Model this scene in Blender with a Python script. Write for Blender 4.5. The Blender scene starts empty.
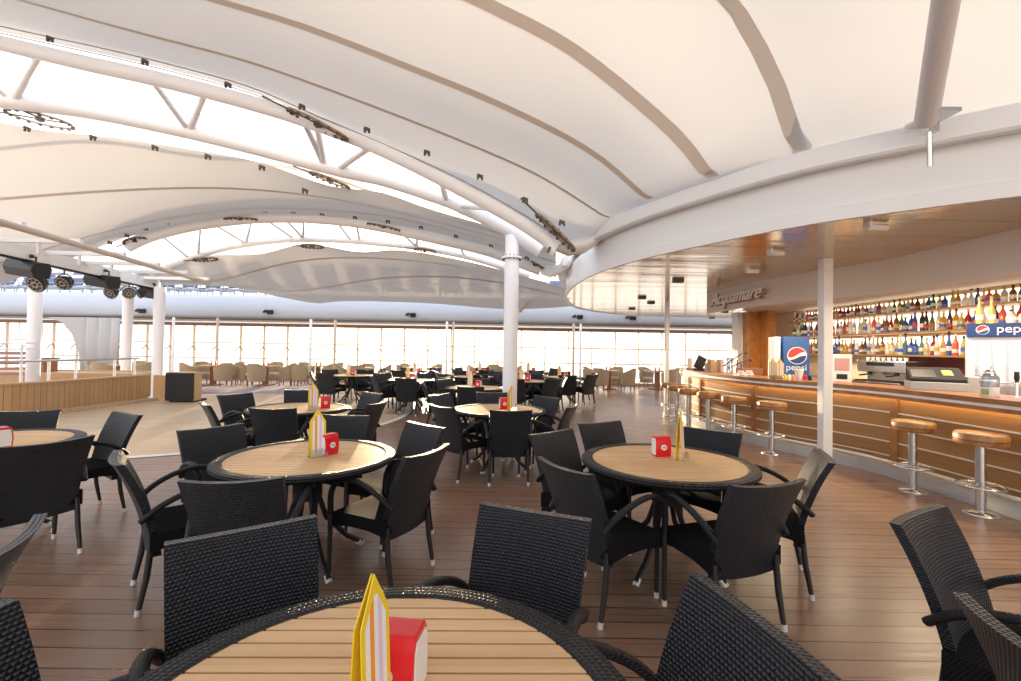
import bpy, bmesh, math, random
from mathutils import Vector, Matrix
random.seed(7)
C = bpy.context.scene.collection
SC = bpy.context.scene
pi = math.pi

# ------------------------------------------------------------------ camera
EYE = 1.55; FOC = 16 / 36 * 1021; PITCH = .0175; ROLL = .016
cd = bpy.data.cameras.new('camera'); cam = bpy.data.objects.new('camera', cd); C.objects.link(cam)
cd.lens = 16; cd.sensor_width = 36; cd.clip_start = .03; cd.clip_end = 500
fw = Vector((0, math.cos(PITCH), math.sin(PITCH))); up0 = Vector((0, -math.sin(PITCH), math.cos(PITCH))); rt0 = Vector((1, 0, 0))
rt = rt0 * math.cos(ROLL) + up0 * math.sin(ROLL); up = up0 * math.cos(ROLL) - rt0 * math.sin(ROLL)
cam.matrix_world = Matrix(((rt.x, up.x, -fw.x, 0), (rt.y, up.y, -fw.y, 0), (rt.z, up.z, -fw.z, EYE), (0, 0, 0, 1)))
SC.camera = cam

# ------------------------------------------------------------------ world, sun, exposure
SC.view_settings.view_transform = 'Standard'; SC.view_settings.look = 'None'
SC.view_settings.gamma = 1; SC.view_settings.use_curve_mapping = False
SC.view_settings.exposure = 0.17
SKY = 1.75
w = bpy.data.worlds.new('sky'); SC.world = w; w.use_nodes = True
nt = w.node_tree; nt.nodes.clear()
tc = nt.nodes.new('ShaderNodeTexCoord'); sx = nt.nodes.new('ShaderNodeSeparateXYZ'); nt.links.new(tc.outputs['Generated'], sx.inputs[0])
rp = nt.nodes.new('ShaderNodeValToRGB'); nt.links.new(sx.outputs['Z'], rp.inputs[0])
el = rp.color_ramp.elements
el[0].position = 0; el[0].color = (1, .96, .93, 1); el[1].position = .75; el[1].color = (.80, .88, 1, 1)
e_ = el.new(.25); e_.color = (.90, .95, 1.0, 1)
sd = Vector((-.2, 1, math.tan(math.radians(5.2)))).normalized()
dt = nt.nodes.new('ShaderNodeVectorMath'); dt.operation = 'DOT_PRODUCT'; nt.links.new(tc.outputs['Generated'], dt.inputs[0]); dt.inputs[1].default_value = sd
pw = nt.nodes.new('ShaderNodeMath'); pw.operation = 'POWER'; pw.use_clamp = True; nt.links.new(dt.outputs['Value'], pw.inputs[0]); pw.inputs[1].default_value = 30
mx = nt.nodes.new('ShaderNodeMix'); mx.data_type = 'RGBA'; mx.blend_type = 'ADD'
nt.links.new(pw.outputs[0], mx.inputs[0]); nt.links.new(rp.outputs[0], mx.inputs[6]); mx.inputs[7].default_value = (2.4, 1.5, .6, 1)
bg = nt.nodes.new('ShaderNodeBackground'); bg.inputs[1].default_value = SKY; nt.links.new(mx.outputs[2], bg.inputs[0])
ow = nt.nodes.new('ShaderNodeOutputWorld'); nt.links.new(bg.outputs[0], ow.inputs[0])
sl = bpy.data.lights.new('sun', 'SUN'); sl.energy = 10; sl.color = (1, .76, .48); sl.angle = math.radians(1.0)
so = bpy.data.objects.new('sun', sl); C.objects.link(so); so.rotation_euler = sd.to_track_quat('Z', 'Y').to_euler()

def at(x, y, z=None, d=None, X=None):
    """a photograph pixel -> the world point at height z, distance d or side plane X"""
    u = (x - 510.5) / FOC; v = -(y - 340.5) / FOC
    r = fw + rt * u + up * v
    k = (z - EYE) / r.z if z is not None else (d / r.y if d is not None else X / r.x)
    return Vector((r.x * k, r.y * k, EYE + r.z * k))

# ------------------------------------------------------------------ materials
def nodes(name):
    m = bpy.data.materials.new(name); m.use_nodes = True
    n = m.node_tree; b = n.nodes['Principled BSDF']
    return m, n, b
def mat(name, col, rough=.5, metal=0, spec=None, bump=0, bscale=40, var=0, emit=None, es=0, vscale=3):
    m, n, b = nodes(name)
    b.inputs['Base Color'].default_value = (*col, 1); b.inputs['Roughness'].default_value = rough; b.inputs['Metallic'].default_value = metal
    if spec is not None: b.inputs['Specular IOR Level'].default_value = spec
    if emit: b.inputs['Emission Color'].default_value = (*emit, 1); b.inputs['Emission Strength'].default_value = es
    t = n.nodes.new('ShaderNodeTexCoord')
    if var:
        nz = n.nodes.new('ShaderNodeTexNoise'); nz.inputs['Scale'].default_value = vscale; n.links.new(t.outputs['Object'], nz.inputs[0])
        r = n.nodes.new('ShaderNodeValToRGB'); n.links.new(nz.outputs[0], r.inputs[0])
        r.color_ramp.elements[0].position = .3; r.color_ramp.elements[1].position = .7
        r.color_ramp.elements[0].color = (*[c * (1 - var) for c in col], 1); r.color_ramp.elements[1].color = (*[min(1, c * (1 + var)) for c in col], 1)
        n.links.new(r.outputs[0], b.inputs['Base Color'])
    if bump:
        nz = n.nodes.new('ShaderNodeTexNoise'); nz.inputs['Scale'].default_value = bscale; n.links.new(t.outputs['Object'], nz.inputs[0])
        bp = n.nodes.new('ShaderNodeBump'); bp.inputs['Strength'].default_value = bump; n.links.new(nz.outputs[0], bp.inputs['Height']); n.links.new(bp.outputs[0], b.inputs['Normal'])
    return m
def mth(n, op, a, b=None, c=None):
    k = n.nodes.new('ShaderNodeMath'); k.operation = op
    for i, v in enumerate((a, b, c)):
        if v is None: continue
        if isinstance(v, (int, float)): k.inputs[i].default_value = v
        else: n.links.new(v, k.inputs[i])
    return k.outputs[0]
def planks(name, ax, period, c1, c2, gap, rough=.4, gw=.06, grain=None, obj=True, bump=.4, patch=0, runlen=0, gl=None):
    """boards laid side by side along axis ax (0 x,1 y,2 z)"""
    m, n, b = nodes(name); t = n.nodes.new('ShaderNodeTexCoord'); s = n.nodes.new('ShaderNodeSeparateXYZ'); n.links.new(t.outputs['Object'], s.inputs[0])
    q = mth(n, 'DIVIDE', s.outputs[ax], period); f = mth(n, 'FRACT', q); idx = mth(n, 'FLOOR', q)
    g = mth(n, 'LESS_THAN', f, gw)
    wn = n.nodes.new('ShaderNodeTexWhiteNoise'); wn.noise_dimensions = '1D'; n.links.new(idx, wn.inputs['W'])
    fac = wn.outputs['Value']
    mp = n.nodes.new('ShaderNodeMapping'); n.links.new(t.outputs['Object'], mp.inputs[0])
    gs = grain or [6, 6, 6]; mp.inputs['Scale'].default_value = gs
    nz = n.nodes.new('ShaderNodeTexNoise'); nz.inputs['Scale'].default_value = 1; nz.inputs['Detail'].default_value = 5; n.links.new(mp.outputs[0], nz.inputs[0])
    fac = mth(n, 'ADD', mth(n, 'MULTIPLY', fac, .45), mth(n, 'MULTIPLY', nz.outputs[0], .65))
    r = n.nodes.new('ShaderNodeMix'); r.data_type = 'RGBA'; n.links.new(fac, r.inputs[0]); r.inputs[6].default_value = (*c1, 1); r.inputs[7].default_value = (*c2, 1)
    last = r.outputs[2]
    if patch:
        n2 = n.nodes.new('ShaderNodeTexNoise'); n2.inputs['Scale'].default_value = .9; n2.inputs['Detail'].default_value = 3; n.links.new(t.outputs['Object'], n2.inputs[0])
        k = mth(n, 'MULTIPLY', mth(n, 'SMOOTH_MIN', mth(n, 'MAXIMUM', mth(n, 'SUBTRACT', n2.outputs[0], .5), 0), 1, .1), patch * 4)
        r2 = n.nodes.new('ShaderNodeMix'); r2.data_type = 'RGBA'; n.links.new(k, r2.inputs[0]); n.links.new(last, r2.inputs[6]); r2.inputs[7].default_value = (*[min(1, c * 1.5 + .03) for c in c2], 1); last = r2.outputs[2]
    r3 = n.nodes.new('ShaderNodeMix'); r3.data_type = 'RGBA'; n.links.new(g, r3.inputs[0]); n.links.new(last, r3.inputs[6]); r3.inputs[7].default_value = (*gap, 1)
    n.links.new(r3.outputs[2], b.inputs['Base Color'])
    rr = mth(n, 'ADD', mth(n, 'MULTIPLY', nz.outputs[0], .2), rough - .1); n.links.new(rr, b.inputs['Roughness'])
    bp = n.nodes.new('ShaderNodeBump'); bp.inputs['Strength'].default_value = bump; bp.inputs['Distance'].default_value = .004
    n.links.new(mth(n, 'SUBTRACT', mth(n, 'MULTIPLY', nz.outputs[0], .25), g), bp.inputs['Height']); n.links.new(bp.outputs[0], b.inputs['Normal'])
    return m
def weave(name, col, col2, pu, pv, rough=.38, strength=.9, dist=.004, spec=.32):
    """flat strands plaited in staggered rows, on the UVs (metres)"""
    m, n, b = nodes(name); t = n.nodes.new('ShaderNodeTexCoord'); s = n.nodes.new('ShaderNodeSeparateXYZ'); n.links.new(t.outputs['UV'], s.inputs[0])
    vr = mth(n, 'DIVIDE', s.outputs[1], pv); row = mth(n, 'FLOOR', vr); par = mth(n, 'MULTIPLY', mth(n, 'PINGPONG', row, 1), .5)
    uu = mth(n, 'ADD', mth(n, 'DIVIDE', s.outputs[0], pu), par)
    hx = mth(n, 'ABSOLUTE', mth(n, 'SINE', mth(n, 'MULTIPLY', uu, pi))); hy = mth(n, 'ABSOLUTE', mth(n, 'SINE', mth(n, 'MULTIPLY', vr, pi)))
    h = mth(n, 'MULTIPLY', mth(n, 'POWER', hx, .6), mth(n, 'POWER', hy, .5))
    r = n.nodes.new('ShaderNodeMix'); r.data_type = 'RGBA'; n.links.new(h, r.inputs[0]); r.inputs[6].default_value = (*col2, 1); r.inputs[7].default_value = (*col, 1)
    n.links.new(r.outputs[2], b.inputs['Base Color']); b.inputs['Roughness'].default_value = rough; b.inputs['Specular IOR Level'].default_value = spec
    bp = n.nodes.new('ShaderNodeBump'); bp.inputs['Strength'].default_value = strength; bp.inputs['Distance'].default_value = dist
    n.links.new(h, bp.inputs['Height']); n.links.new(bp.outputs[0], b.inputs['Normal'])
    return m
def glass(name, col=(1, 1, 1), gloss=.1):
    m, n, b = nodes(name); n.nodes.remove(b); o = n.nodes['Material Output']
    tr = n.nodes.new('ShaderNodeBsdfTransparent'); tr.inputs[0].default_value = (*col, 1)
    gl = n.nodes.new('ShaderNodeBsdfGlossy'); gl.inputs['Roughness'].default_value = .05
    mxs = n.nodes.new('ShaderNodeMixShader'); mxs.inputs[0].default_value = gloss
    n.links.new(tr.outputs[0], mxs.inputs[1]); n.links.new(gl.outputs[0], mxs.inputs[2]); n.links.new(mxs.outputs[0], o.inputs[0]); return m
def membrane(name, col, tl):
    m, n, b = nodes(name); o = n.nodes['Material Output']; b.inputs['Base Color'].default_value = (*col, 1); b.inputs['Roughness'].default_value = .8; b.inputs['Specular IOR Level'].default_value = .2
    t = n.nodes.new('ShaderNodeTexCoord'); nz = n.nodes.new('ShaderNodeTexNoise'); nz.inputs['Scale'].default_value = .8; nz.inputs['Detail'].default_value = 8; n.links.new(t.outputs['Object'], nz.inputs[0])
    r = n.nodes.new('ShaderNodeMix'); r.data_type = 'RGBA'; n.links.new(nz.outputs[0], r.inputs[0]); r.inputs[6].default_value = (*[c * .93 for c in col], 1); r.inputs[7].default_value = (*[min(1, c * 1.05) for c in col], 1)
    n.links.new(r.outputs[2], b.inputs['Base Color'])
    ts = n.nodes.new('ShaderNodeBsdfTranslucent'); ts.inputs[0].default_value = (*col, 1)
    mxs = n.nodes.new('ShaderNodeMixShader'); mxs.inputs[0].default_value = tl
    n.links.new(b.outputs[0], mxs.inputs[1]); n.links.new(ts.outputs[0], mxs.inputs[2]); n.links.new(mxs.outputs[0], o.inputs[0]); return m

M = dict(
 weave=weave('black_wicker', (.026, .031, .046), (.001, .001, .0015), .0148, .0118, rough=.32, strength=1, dist=.009, spec=.45),
 weave_seat=weave('black_wicker_seat', (.022, .022, .026), (.002, .002, .002), .0148, .0118, rough=.85, strength=.5, dist=.003, spec=.04),
 weave_arm=weave('black_wicker_wrap', (.014, .015, .019), (.004, .004, .005), .03, .008, dist=.003),
 rimw=weave('black_wicker_rim', (.018, .019, .022), (.002, .002, .003), .016, .017, dist=.006),
 leg=mat('black_aluminium', (.018, .018, .02), .4),
 cap=mat('pale_foot_cap', (.75, .74, .72), .3, .3),
 teak=planks('teak_slats', 1, .055, (.60, .36, .17), (.80, .54, .29), (.62, .42, .22), .45, .0, [3, 60, 60], bump=.1),
 beige=weave('beige_wicker', (.56, .45, .29), (.30, .22, .13), .03, .02),
 cush=mat('beige_cushion', (.6, .54, .44), .9),
 red=mat('red_plastic', (.72, .012, .02), .25), white=mat('white_paint', (.82, .83, .85), .4), whitep=mat('white_plastic', (.85, .85, .84), .35),
 tube=mat('white_tube_paint', (.90, .92, .97), .35),
 yellow=mat('yellow_card', (.85, .62, .03), .4), orange=mat('orange_print', (.85, .33, .04), .4), pink=mat('lilac_print', (.72, .60, .78), .4),
 acrylic=glass('clear_acrylic', (.97, .97, 1), .25),
 deck=planks('deck_boards', 1, .145, (.21, .117, .077), (.33, .20, .135), (.022, .012, .008), .30, .055, [.8, 26, 8], bump=.5, patch=.35),
 deck2=planks('pale_deck_boards', 1, .145, (.50, .36, .22), (.62, .46, .30), (.25, .17, .10), .45, .055, [.8, 26, 8], bump=.5),
 inlay=mat('pale_inlay', (.78, .74, .68), .4),
 membrane=membrane('canopy_membrane', (.60, .60, .615), .22), membrane2=membrane('canopy_membrane_far', (.60, .60, .61), .15),
 belt=mat('canopy_seam_belt', (.60, .52, .45), .6), rafter=mat('rafter_paint', (.62, .58, .59), .45), wire=mat('steel_wire', (.35, .33, .31), .4, .6), darkm=mat('dark_fitting', (.10, .08, .07), .5, .3),
 brush=mat('bronze_plate', (.35, .25, .16), .4, .5),
 ceil=None, bulk=mat('bulkhead_paint', (.66, .60, .53), .5), steel=mat('brushed_steel', (.62, .62, .62), .25, 1, bump=.05, bscale=200),
 chrome=mat('polished_steel', (.82, .82, .82), .22, .9), line=mat('satin_steel_line', (.80, .78, .75), .4, .3), plinth=mat('satin_steel_plinth', (.55, .55, .55), .4, .5), barwood=planks('bar_front_wood', 2, .20, (.27, .135, .048), (.40, .21, .08), (.30, .12, .04), .3, .0, [1.2, 1.2, 40], bump=.1),
 topwood=mat('counter_wood', (.34, .15, .055), .28, var=.25, vscale=6), seatwood=mat('stool_wood', (.38, .18, .06), .42, var=.4, vscale=12),
 dseat=mat('stool_wood_dark_band', (.20, .08, .03), .35), pillar=mat('pillar_wood', (.50, .20, .05), .35, var=.25, vscale=4),
 stagew=planks('stage_cladding', 1, .115, (.42, .25, .12), (.58, .37, .19), (.16, .08, .04), .5, .07, [20, 20, 2], bump=.5),
 black=mat('black_housing', (.015, .015, .017), .45), dgrey=mat('dark_grey_panel', (.035, .035, .038), .9, spec=.2), lens=mat('lamp_lens', (.55, .55, .52), .15, .6),
 glassw=glass('window_glass', (.98, .98, .97), .06), wframe=mat('window_frame_tan', (.80, .64, .46), .5), upperw=mat('upper_deck_paint', (.50, .55, .64), .6),
 soffit=mat('brown_soffit', (.30, .20, .12), .5), loungeb=mat('blue_fabric', (.14, .18, .30), .7), lframe=mat('lounger_frame', (.42, .44, .5), .5), boxw=mat('pale_box_wood', (.55, .38, .2), .5),
 carpet=mat('mauve_carpet', (.34, .27, .29), .9), drape=mat('partition_grey', (.46, .44, .43), .7), tan=mat('tan_tube', (.62, .52, .44), .45), doorw=mat('brown_cabinet', (.30, .13, .06), .5),
 pblue=mat('sign_blue', (.02, .10, .34), .35), pred=mat('sign_red', (.75, .03, .04), .35), pdark2=mat('sign_mid_blue', (.008, .035, .17), .35), pdark=mat('sign_deep_blue', (.01, .04, .20), .35),
 glow=mat('backlit_panel', (.9, .85, .75), .6, emit=(1, .88, .70), es=1.8), shelf=mat('shelf_wood', (.45, .22, .08), .4), lampw=mat('lit_lamp', (.9, .88, .8), .4, emit=(1, .78, .5), es=3),
 strip=mat('lit_strip', (.9, .8, .6), .4, emit=(1, .76, .38), es=10), wall=mat('warm_wall', (.70, .52, .32), .6), maroon=mat('maroon_wall', (.16, .03, .025), .5),
 jar=glass('jar_glass', (.70, .76, .82), .35), green=mat('green_label', (.25, .40, .12), .5), yel=mat('register_yellow', (.75, .65, .15), .5), grey=mat('register_grey', (.42, .44, .46), .5),
 flyer=mat('striped_cloth', (.55, .30, .30), .7),
)
def ceil_mat():
    m, n, b = nodes('metal_ceiling_panels'); t = n.nodes.new('ShaderNodeTexCoord'); s = n.nodes.new('ShaderNodeSeparateXYZ'); n.links.new(t.outputs['Object'], s.inputs[0])
    q = mth(n, 'DIVIDE', s.outputs[1], .62); f = mth(n, 'FRACT', q); g = mth(n, 'LESS_THAN', f, .025)
    r = n.nodes.new('ShaderNodeMix'); r.data_type = 'RGBA'; n.links.new(g, r.inputs[0]); r.inputs[6].default_value = (.66, .52, .37, 1); r.inputs[7].default_value = (.12, .08, .05, 1)
    n.links.new(r.outputs[2], b.inputs['Base Color']); b.inputs['Metallic'].default_value = .75; b.inputs['Roughness'].default_value = .16
    mp = n.nodes.new('ShaderNodeMapping'); mp.inputs['Scale'].default_value = (.25, 2.2, 1); n.links.new(t.outputs['Object'], mp.inputs[0])
    nz = n.nodes.new('ShaderNodeTexNoise'); nz.inputs['Scale'].default_value = 1.2; n.links.new(mp.outputs[0], nz.inputs[0])
    bp = n.nodes.new('ShaderNodeBump'); bp.inputs['Strength'].default_value = .35; bp.inputs['Distance'].default_value = .04; n.links.new(nz.outputs[0], bp.inputs['Height']); n.links.new(bp.outputs[0], b.inputs['Normal'])
    return m
M['ceil'] = ceil_mat()

# ------------------------------------------------------------------ mesh helpers
class MB:
    def __init__(s): s.v = []; s.f = []; s.mi = []; s.uv = {}; s.sm = []
    def add(s, vs, fs, mi=0, uvs=None, smooth=False):
        o = len(s.v); s.v += [tuple(v) for v in vs]
        for i, f in enumerate(fs):
            if uvs: s.uv[len(s.f)] = uvs[i]
            s.f.append([o + k for k in f]); s.mi.append(mi); s.sm.append(smooth)
        return s
    def box(s, c, d, mi=0, rz=0, rx=0, ry=0, taper=1):
        vs = []
        R = Matrix.Rotation(rz, 3, 'Z') @ Matrix.Rotation(ry, 3, 'Y') @ Matrix.Rotation(rx, 3, 'X')
        for z in (-.5, .5):
            k = taper if z > 0 else 1
            for x, y in ((-.5, -.5), (.5, -.5), (.5, .5), (-.5, .5)):
                vs.append(Vector(c) + R @ Vector((x * d[0] * k, y * d[1] * k, z * d[2])))
        return s.add(vs, [(3, 2, 1, 0), (4, 5, 6, 7), (0, 1, 5, 4), (1, 2, 6, 5), (2, 3, 7, 6), (3, 0, 4, 7)], mi)
    def tube(s, pts, r, n=8, mi=0, caps=True, flat=1):
        pts = [Vector(p) for p in pts]; m = len(pts); rs = r if isinstance(r, (list, tuple)) else [r] * m
        vs = []; px = None
        for i, p in enumerate(pts):
            t = (pts[min(i + 1, m - 1)] - pts[max(i - 1, 0)]).normalized()
            if px is None:
                a = Vector((0, 0, 1)) if abs(t.z) < .9 else Vector((1, 0, 0)); px = t.cross(a).normalized()
            else: px = (px - t * px.dot(t)).normalized()
            py = t.cross(px)
            for k in range(n):
                an = 2 * pi * k / n; vs.append(p + (px * math.cos(an) + py * math.sin(an) * flat) * rs[i])
        fs = [(i * n + k, i * n + (k + 1) % n, (i + 1) * n + (k + 1) % n, (i + 1) * n + k) for i in range(m - 1) for k in range(n)]
        s.add(vs, fs, mi, smooth=True)
        if caps: s.add(vs[:n], [tuple(range(n - 1, -1, -1))], mi); s.add(vs[-n:], [tuple(range(n))], mi)
        return s
    def lathe(s, prof, c=(0, 0, 0), n=20, mi=0, smooth=True):
        c = Vector(c); vs = []
        for r, z in prof:
            for k in range(n): a = 2 * pi * k / n; vs.append(c + Vector((r * math.cos(a), r * math.sin(a), z)))
        m = len(prof); fs = [(i * n + k, i * n + (k + 1) % n, (i + 1) * n + (k + 1) % n, (i + 1) * n + k) for i in range(m - 1) for k in range(n)]
        s.add(vs, fs, mi, smooth=smooth)
        if prof[0][0] > 1e-4: s.add(vs[:n], [tuple(range(n - 1, -1, -1))], mi)
        if prof[-1][0] > 1e-4: s.add(vs[-n:], [tuple(range(n))], mi)
        return s
    def ring(s, c, R, r, n=28, k=6, mi=0, sx=1, sy=1, M3=None, arc=1):
        pts = []
        for i in range(n + 1):
            a = 2 * pi * i / n * arc; p = Vector((R * sx * math.cos(a), R * sy * math.sin(a), 0)); pts.append(Vector(c) + (M3 @ p if M3 else p))
        return s.tube(pts, r, k, mi, caps=arc < 1)
    def prism(s, poly, z0, z1, mi=0, M4=None):
        n = len(poly); vs = [Vector((x, y, z0)) for x, y in poly] + [Vector((x, y, z1)) for x, y in poly]
        if M4: vs = [M4 @ v for v in vs]
        return s.add(vs, [tuple(range(n - 1, -1, -1)), tuple(range(n, 2 * n))] + [(i, (i + 1) % n, n + (i + 1) % n, n + i) for i in range(n)], mi)
    def grid(s, P, mi=0, smooth=True, uv=None, closev=False):
        a = len(P); b = len(P[0]); vs = [v for row in P for v in row]; fs = []; uvs = []
        for i in range(a - 1):
            for j in range(b - 1): fs.append((i * b + j, i * b + j + 1, (i + 1) * b + j + 1, (i + 1) * b + j))
        if uv: uvs = [[uv(k // b, k % b) for k in f] for f in fs]
        return s.add(vs, fs, mi, uvs or None, smooth)
    def build(s, name, mats, parent=None, recalc=True, bevel=0):
        me = bpy.data.meshes.new(name); me.from_pydata(s.v, [], s.f)
        for m in (mats if isinstance(mats, (list, tuple)) else [mats]): me.materials.append(M[m] if isinstance(m, str) else m)
        me.polygons.foreach_set('material_index', s.mi); me.polygons.foreach_set('use_smooth', s.sm)
        ul = me.uv_layers.new(name='UVMap'); me.update()
        for p in me.polygons:
            ex = s.uv.get(p.index); n = p.normal; ax = max(range(3), key=lambda i: abs(n[i]))
            for j, li in enumerate(p.loop_indices):
                if ex: ul.data[li].uv = ex[j]; continue
                co = me.vertices[me.loops[li].vertex_index].co
                ul.data[li].uv = (co.y, co.z) if ax == 0 else (co.x, co.z) if ax == 1 else (co.x, co.y)
        if recalc:
            bm = bmesh.new(); bm.from_mesh(me); bmesh.ops.recalc_face_normals(bm, faces=bm.faces); bm.to_mesh(me); bm.free()
        o = bpy.data.objects.new(name, me); C.objects.link(o)
        if bevel:
            bv = o.modifiers.new('bevel', 'BEVEL'); bv.width = bevel; bv.segments = 2; bv.limit_method = 'ANGLE'; bv.angle_limit = .7
        if parent: o.parent = parent
        return o
def tag(o, label, cat, group=None):
    o['label'] = label; o['category'] = cat
    if group: o['group'] = group
    return o
def thing(name, label, cat, loc=(0, 0, 0), rz=0, group=None):
    o = bpy.data.objects.new(name, None); C.objects.link(o); o.location = loc; o.rotation_euler = (0, 0, rz); o.empty_display_size = .1
    return tag(o, label, cat, group)
def struct(o): o['kind'] = 'structure'; return o
KIDS = {}
def kids(o):
    if o.name not in KIDS: KIDS[o.name] = list(o.children)
    return KIDS[o.name]
def copy_tree(o, parent=None):
    c = o.copy(); C.objects.link(c)
    if parent: c.parent = parent
    ks = [copy_tree(ch, c) for ch in kids(o)]
    KIDS[c.name] = ks
    return c
def text(txt, size, mat_, parent, mtx, name='lettering', ext=.002, shear=0, extra=None):
    cu = bpy.data.curves.new(name, 'FONT'); cu.body = txt; cu.size = size; cu.extrude = ext; cu.align_x = 'CENTER'; cu.align_y = 'CENTER'; cu.shear = shear
    tmp = bpy.data.objects.new('tmp', cu); C.objects.link(tmp)
    me = bpy.data.meshes.new_from_object(tmp.evaluated_get(bpy.context.evaluated_depsgraph_get())); bpy.data.objects.remove(tmp)
    me.materials.clear(); me.materials.append(M[mat_]); me.name = name
    o = bpy.data.objects.new(name, me); C.objects.link(o); o.matrix_world = mtx
    if parent: o.parent = parent
    return o
def catmull(pts, n):
    """pts: list of Vectors, n points per span"""
    P = [Vector(p) for p in pts]; out = []
    for i in range(len(P) - 1):
        a = P[max(i - 1, 0)]; b = P[i]; c = P[i + 1]; d = P[min(i + 2, len(P) - 1)]
        for k in range(n):
            t = k / n; out.append(.5 * ((2 * b) + (c - a) * t + (2 * a - 5 * b + 4 * c - d) * t * t + (3 * b - a - 3 * c + d) * t ** 3))
    out.append(P[-1]); return out
def offset(path, d):
    """plan polyline moved sideways (positive = to the left of travel)"""
    o = []
    for i, p in enumerate(path):
        t = (path[min(i + 1, len(path) - 1)] - path[max(i - 1, 0)]); t = Vector((t.x, t.y, 0)).normalized()
        o.append(Vector((p.x - t.y * d, p.y + t.x * d, 0)))
    return o
def sweep(mb, path, prof, mi=0, smooth=True, close=True):
    """prof: list of (offset, z); swept along a plan path"""
    rows = []
    for off, z in prof + (prof[:1] if close else []): rows.append([Vector((q.x, q.y, z)) for q in offset(path, off)])
    for a, b in zip(rows, rows[1:]):
        mb.grid([a, b], mi, smooth)
    if close and len(prof) > 2:
        for e in (0, -1): mb.add([r[e] for r in rows[:-1]], [tuple(range(len(prof)))], mi)
    return mb

# ================================================================== SETTING
ordn = lambda k: ['first', 'second', 'third', 'fourth', 'fifth', 'sixth', 'seventh', 'eighth', 'ninth', 'tenth', 'eleventh', 'twelfth', 'thirteenth', 'fourteenth', 'fifteenth', 'sixteenth', 'seventeenth', 'eighteenth', 'nineteenth', 'twentieth'][k] if k < 20 else '%dth' % (k + 1) if (k + 1) % 10 not in (1, 2, 3) else '%d%s' % (k + 1, {1: 'st', 2: 'nd', 3: 'rd'}[(k + 1) % 10])

# floor with the ring inlay of the dance floor on the left
RC = (-6.75, 10.2); RR = 4.45
struct(MB().box((-6, 5, -.05), (44, 32, .1)).build('floor', 'deck'))
def annulus(r0, r1, z, n=96):
    mb = MB(); vs = []
    for r in (r0, r1):
        for k in range(n): a = 2 * pi * k / n; vs.append((RC[0] + r * math.cos(a), RC[1] + r * math.sin(a), z))
    return mb.add(vs, [(k, (k + 1) % n, n + (k + 1) % n, n + k) for k in range(n)])
mb = MB(); mb.add([(RC[0] + (RR - .14) * math.cos(2 * pi * k / 96), RC[1] + (RR - .14) * math.sin(2 * pi * k / 96), .005) for k in range(96)], [tuple(range(96))])
struct(mb.build('trim_1', 'deck2', recalc=False))
struct(annulus(RR - .14, RR, .006).build('trim_2', 'inlay', recalc=False))
struct(MB().box((-13, 16.9, .004), (13, 5.2, .008)).build('trim_3', 'carpet'))

# --- glazed far wall
WD = 19.8; PW = 1.02; WT = 2.46
nbay = 0
xs = [-24 + PW * i for i in range(int(38 / PW))]
for i, x in enumerate(xs):
    x1 = x + PW; nbay += 1
    f = MB()
    f.box((x, WD, WT / 2), (.05, .09, WT)); f.box(((x + x1) / 2, WD, .06), (PW, .12, .12), 1); f.box(((x + x1) / 2, WD, 1.60), (PW, .06, .05))
    f.box(((x + x1) / 2, WD, WT - .06), (PW, .12, .14), 1); f.box(((x + x1) / 2, WD, 2.1), (.015, .03, .75))
    if x < -3:
        for sgn in (-1, 1): f.tube([(x, WD - .06, 1.45), (x + sgn * .17, WD - .12, 1.26)], .022, 5, 1)
    else:
        for sgn in (-1, 1): f.box((x + sgn * .12, WD - .06, 1.42), (.05, .03, .05), 1)
    o = struct(f.build('window_%d' % nbay, ['wframe', 'soffit']))
    g = MB().box(((x + x1) / 2, WD + .01, 1.24), (PW - .06, .012, 2.28)).build('glass_pane', 'glassw', o)
h = MB()
h.tube([(-24, WD - .35, .95), (14, WD - .35, .95)], .025, 6)
for i in range(20): h.tube([(-23 + i * 1.9, WD - .35, 0), (-23 + i * 1.9, WD - .35, .95)], .016, 6)
tag(h.build('handrail', 'steel'), 'long low metal handrail running in front of the bright far windows', 'handrail')

# upper deck over the windows
ud = thing('upper_deck', 'pale blue-white band of the upper deck running above the far windows', 'deck', (-5, 19.2, 0))
def ab(mb, name, m, par):   # build in world coordinates under a placed parent
    o = mb.build(name, m); o.parent = par; o.matrix_parent_inverse = par.matrix_world.inverted() if par.matrix_world != Matrix() else Matrix.Translation(-par.location)
    return o
mb = MB(); P = []
for z, y in ((2.55, 19.55), (2.62, 19.05), (2.75, 18.9), (3.1, 18.86), (3.45, 18.92), (3.6, 19.05), (3.6, 23)): P.append([Vector((x, y, z)) for x in (-26, -5, 16)])
mb.grid(P); mb.box((-5, 21.3, 2.60), (42, 3.6, .06)); ab(mb, 'fascia', 'upperw', ud)
ab(MB().box((-5, 19.3, 2.545), (42, .9, .03)), 'soffit', 'soffit', ud)
mb = MB()
for z in (3.85, 4.05, 4.25, 4.42): mb.tube([(-26, 19.3, z), (16, 19.3, z)], .014, 5)
for i in range(36): mb.tube([(-25 + i * 1.15, 19.3, 3.6), (-25 + i * 1.15, 19.3, 4.42)], .018, 5)
ab(mb, 'railing', 'lframe', ud)
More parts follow.
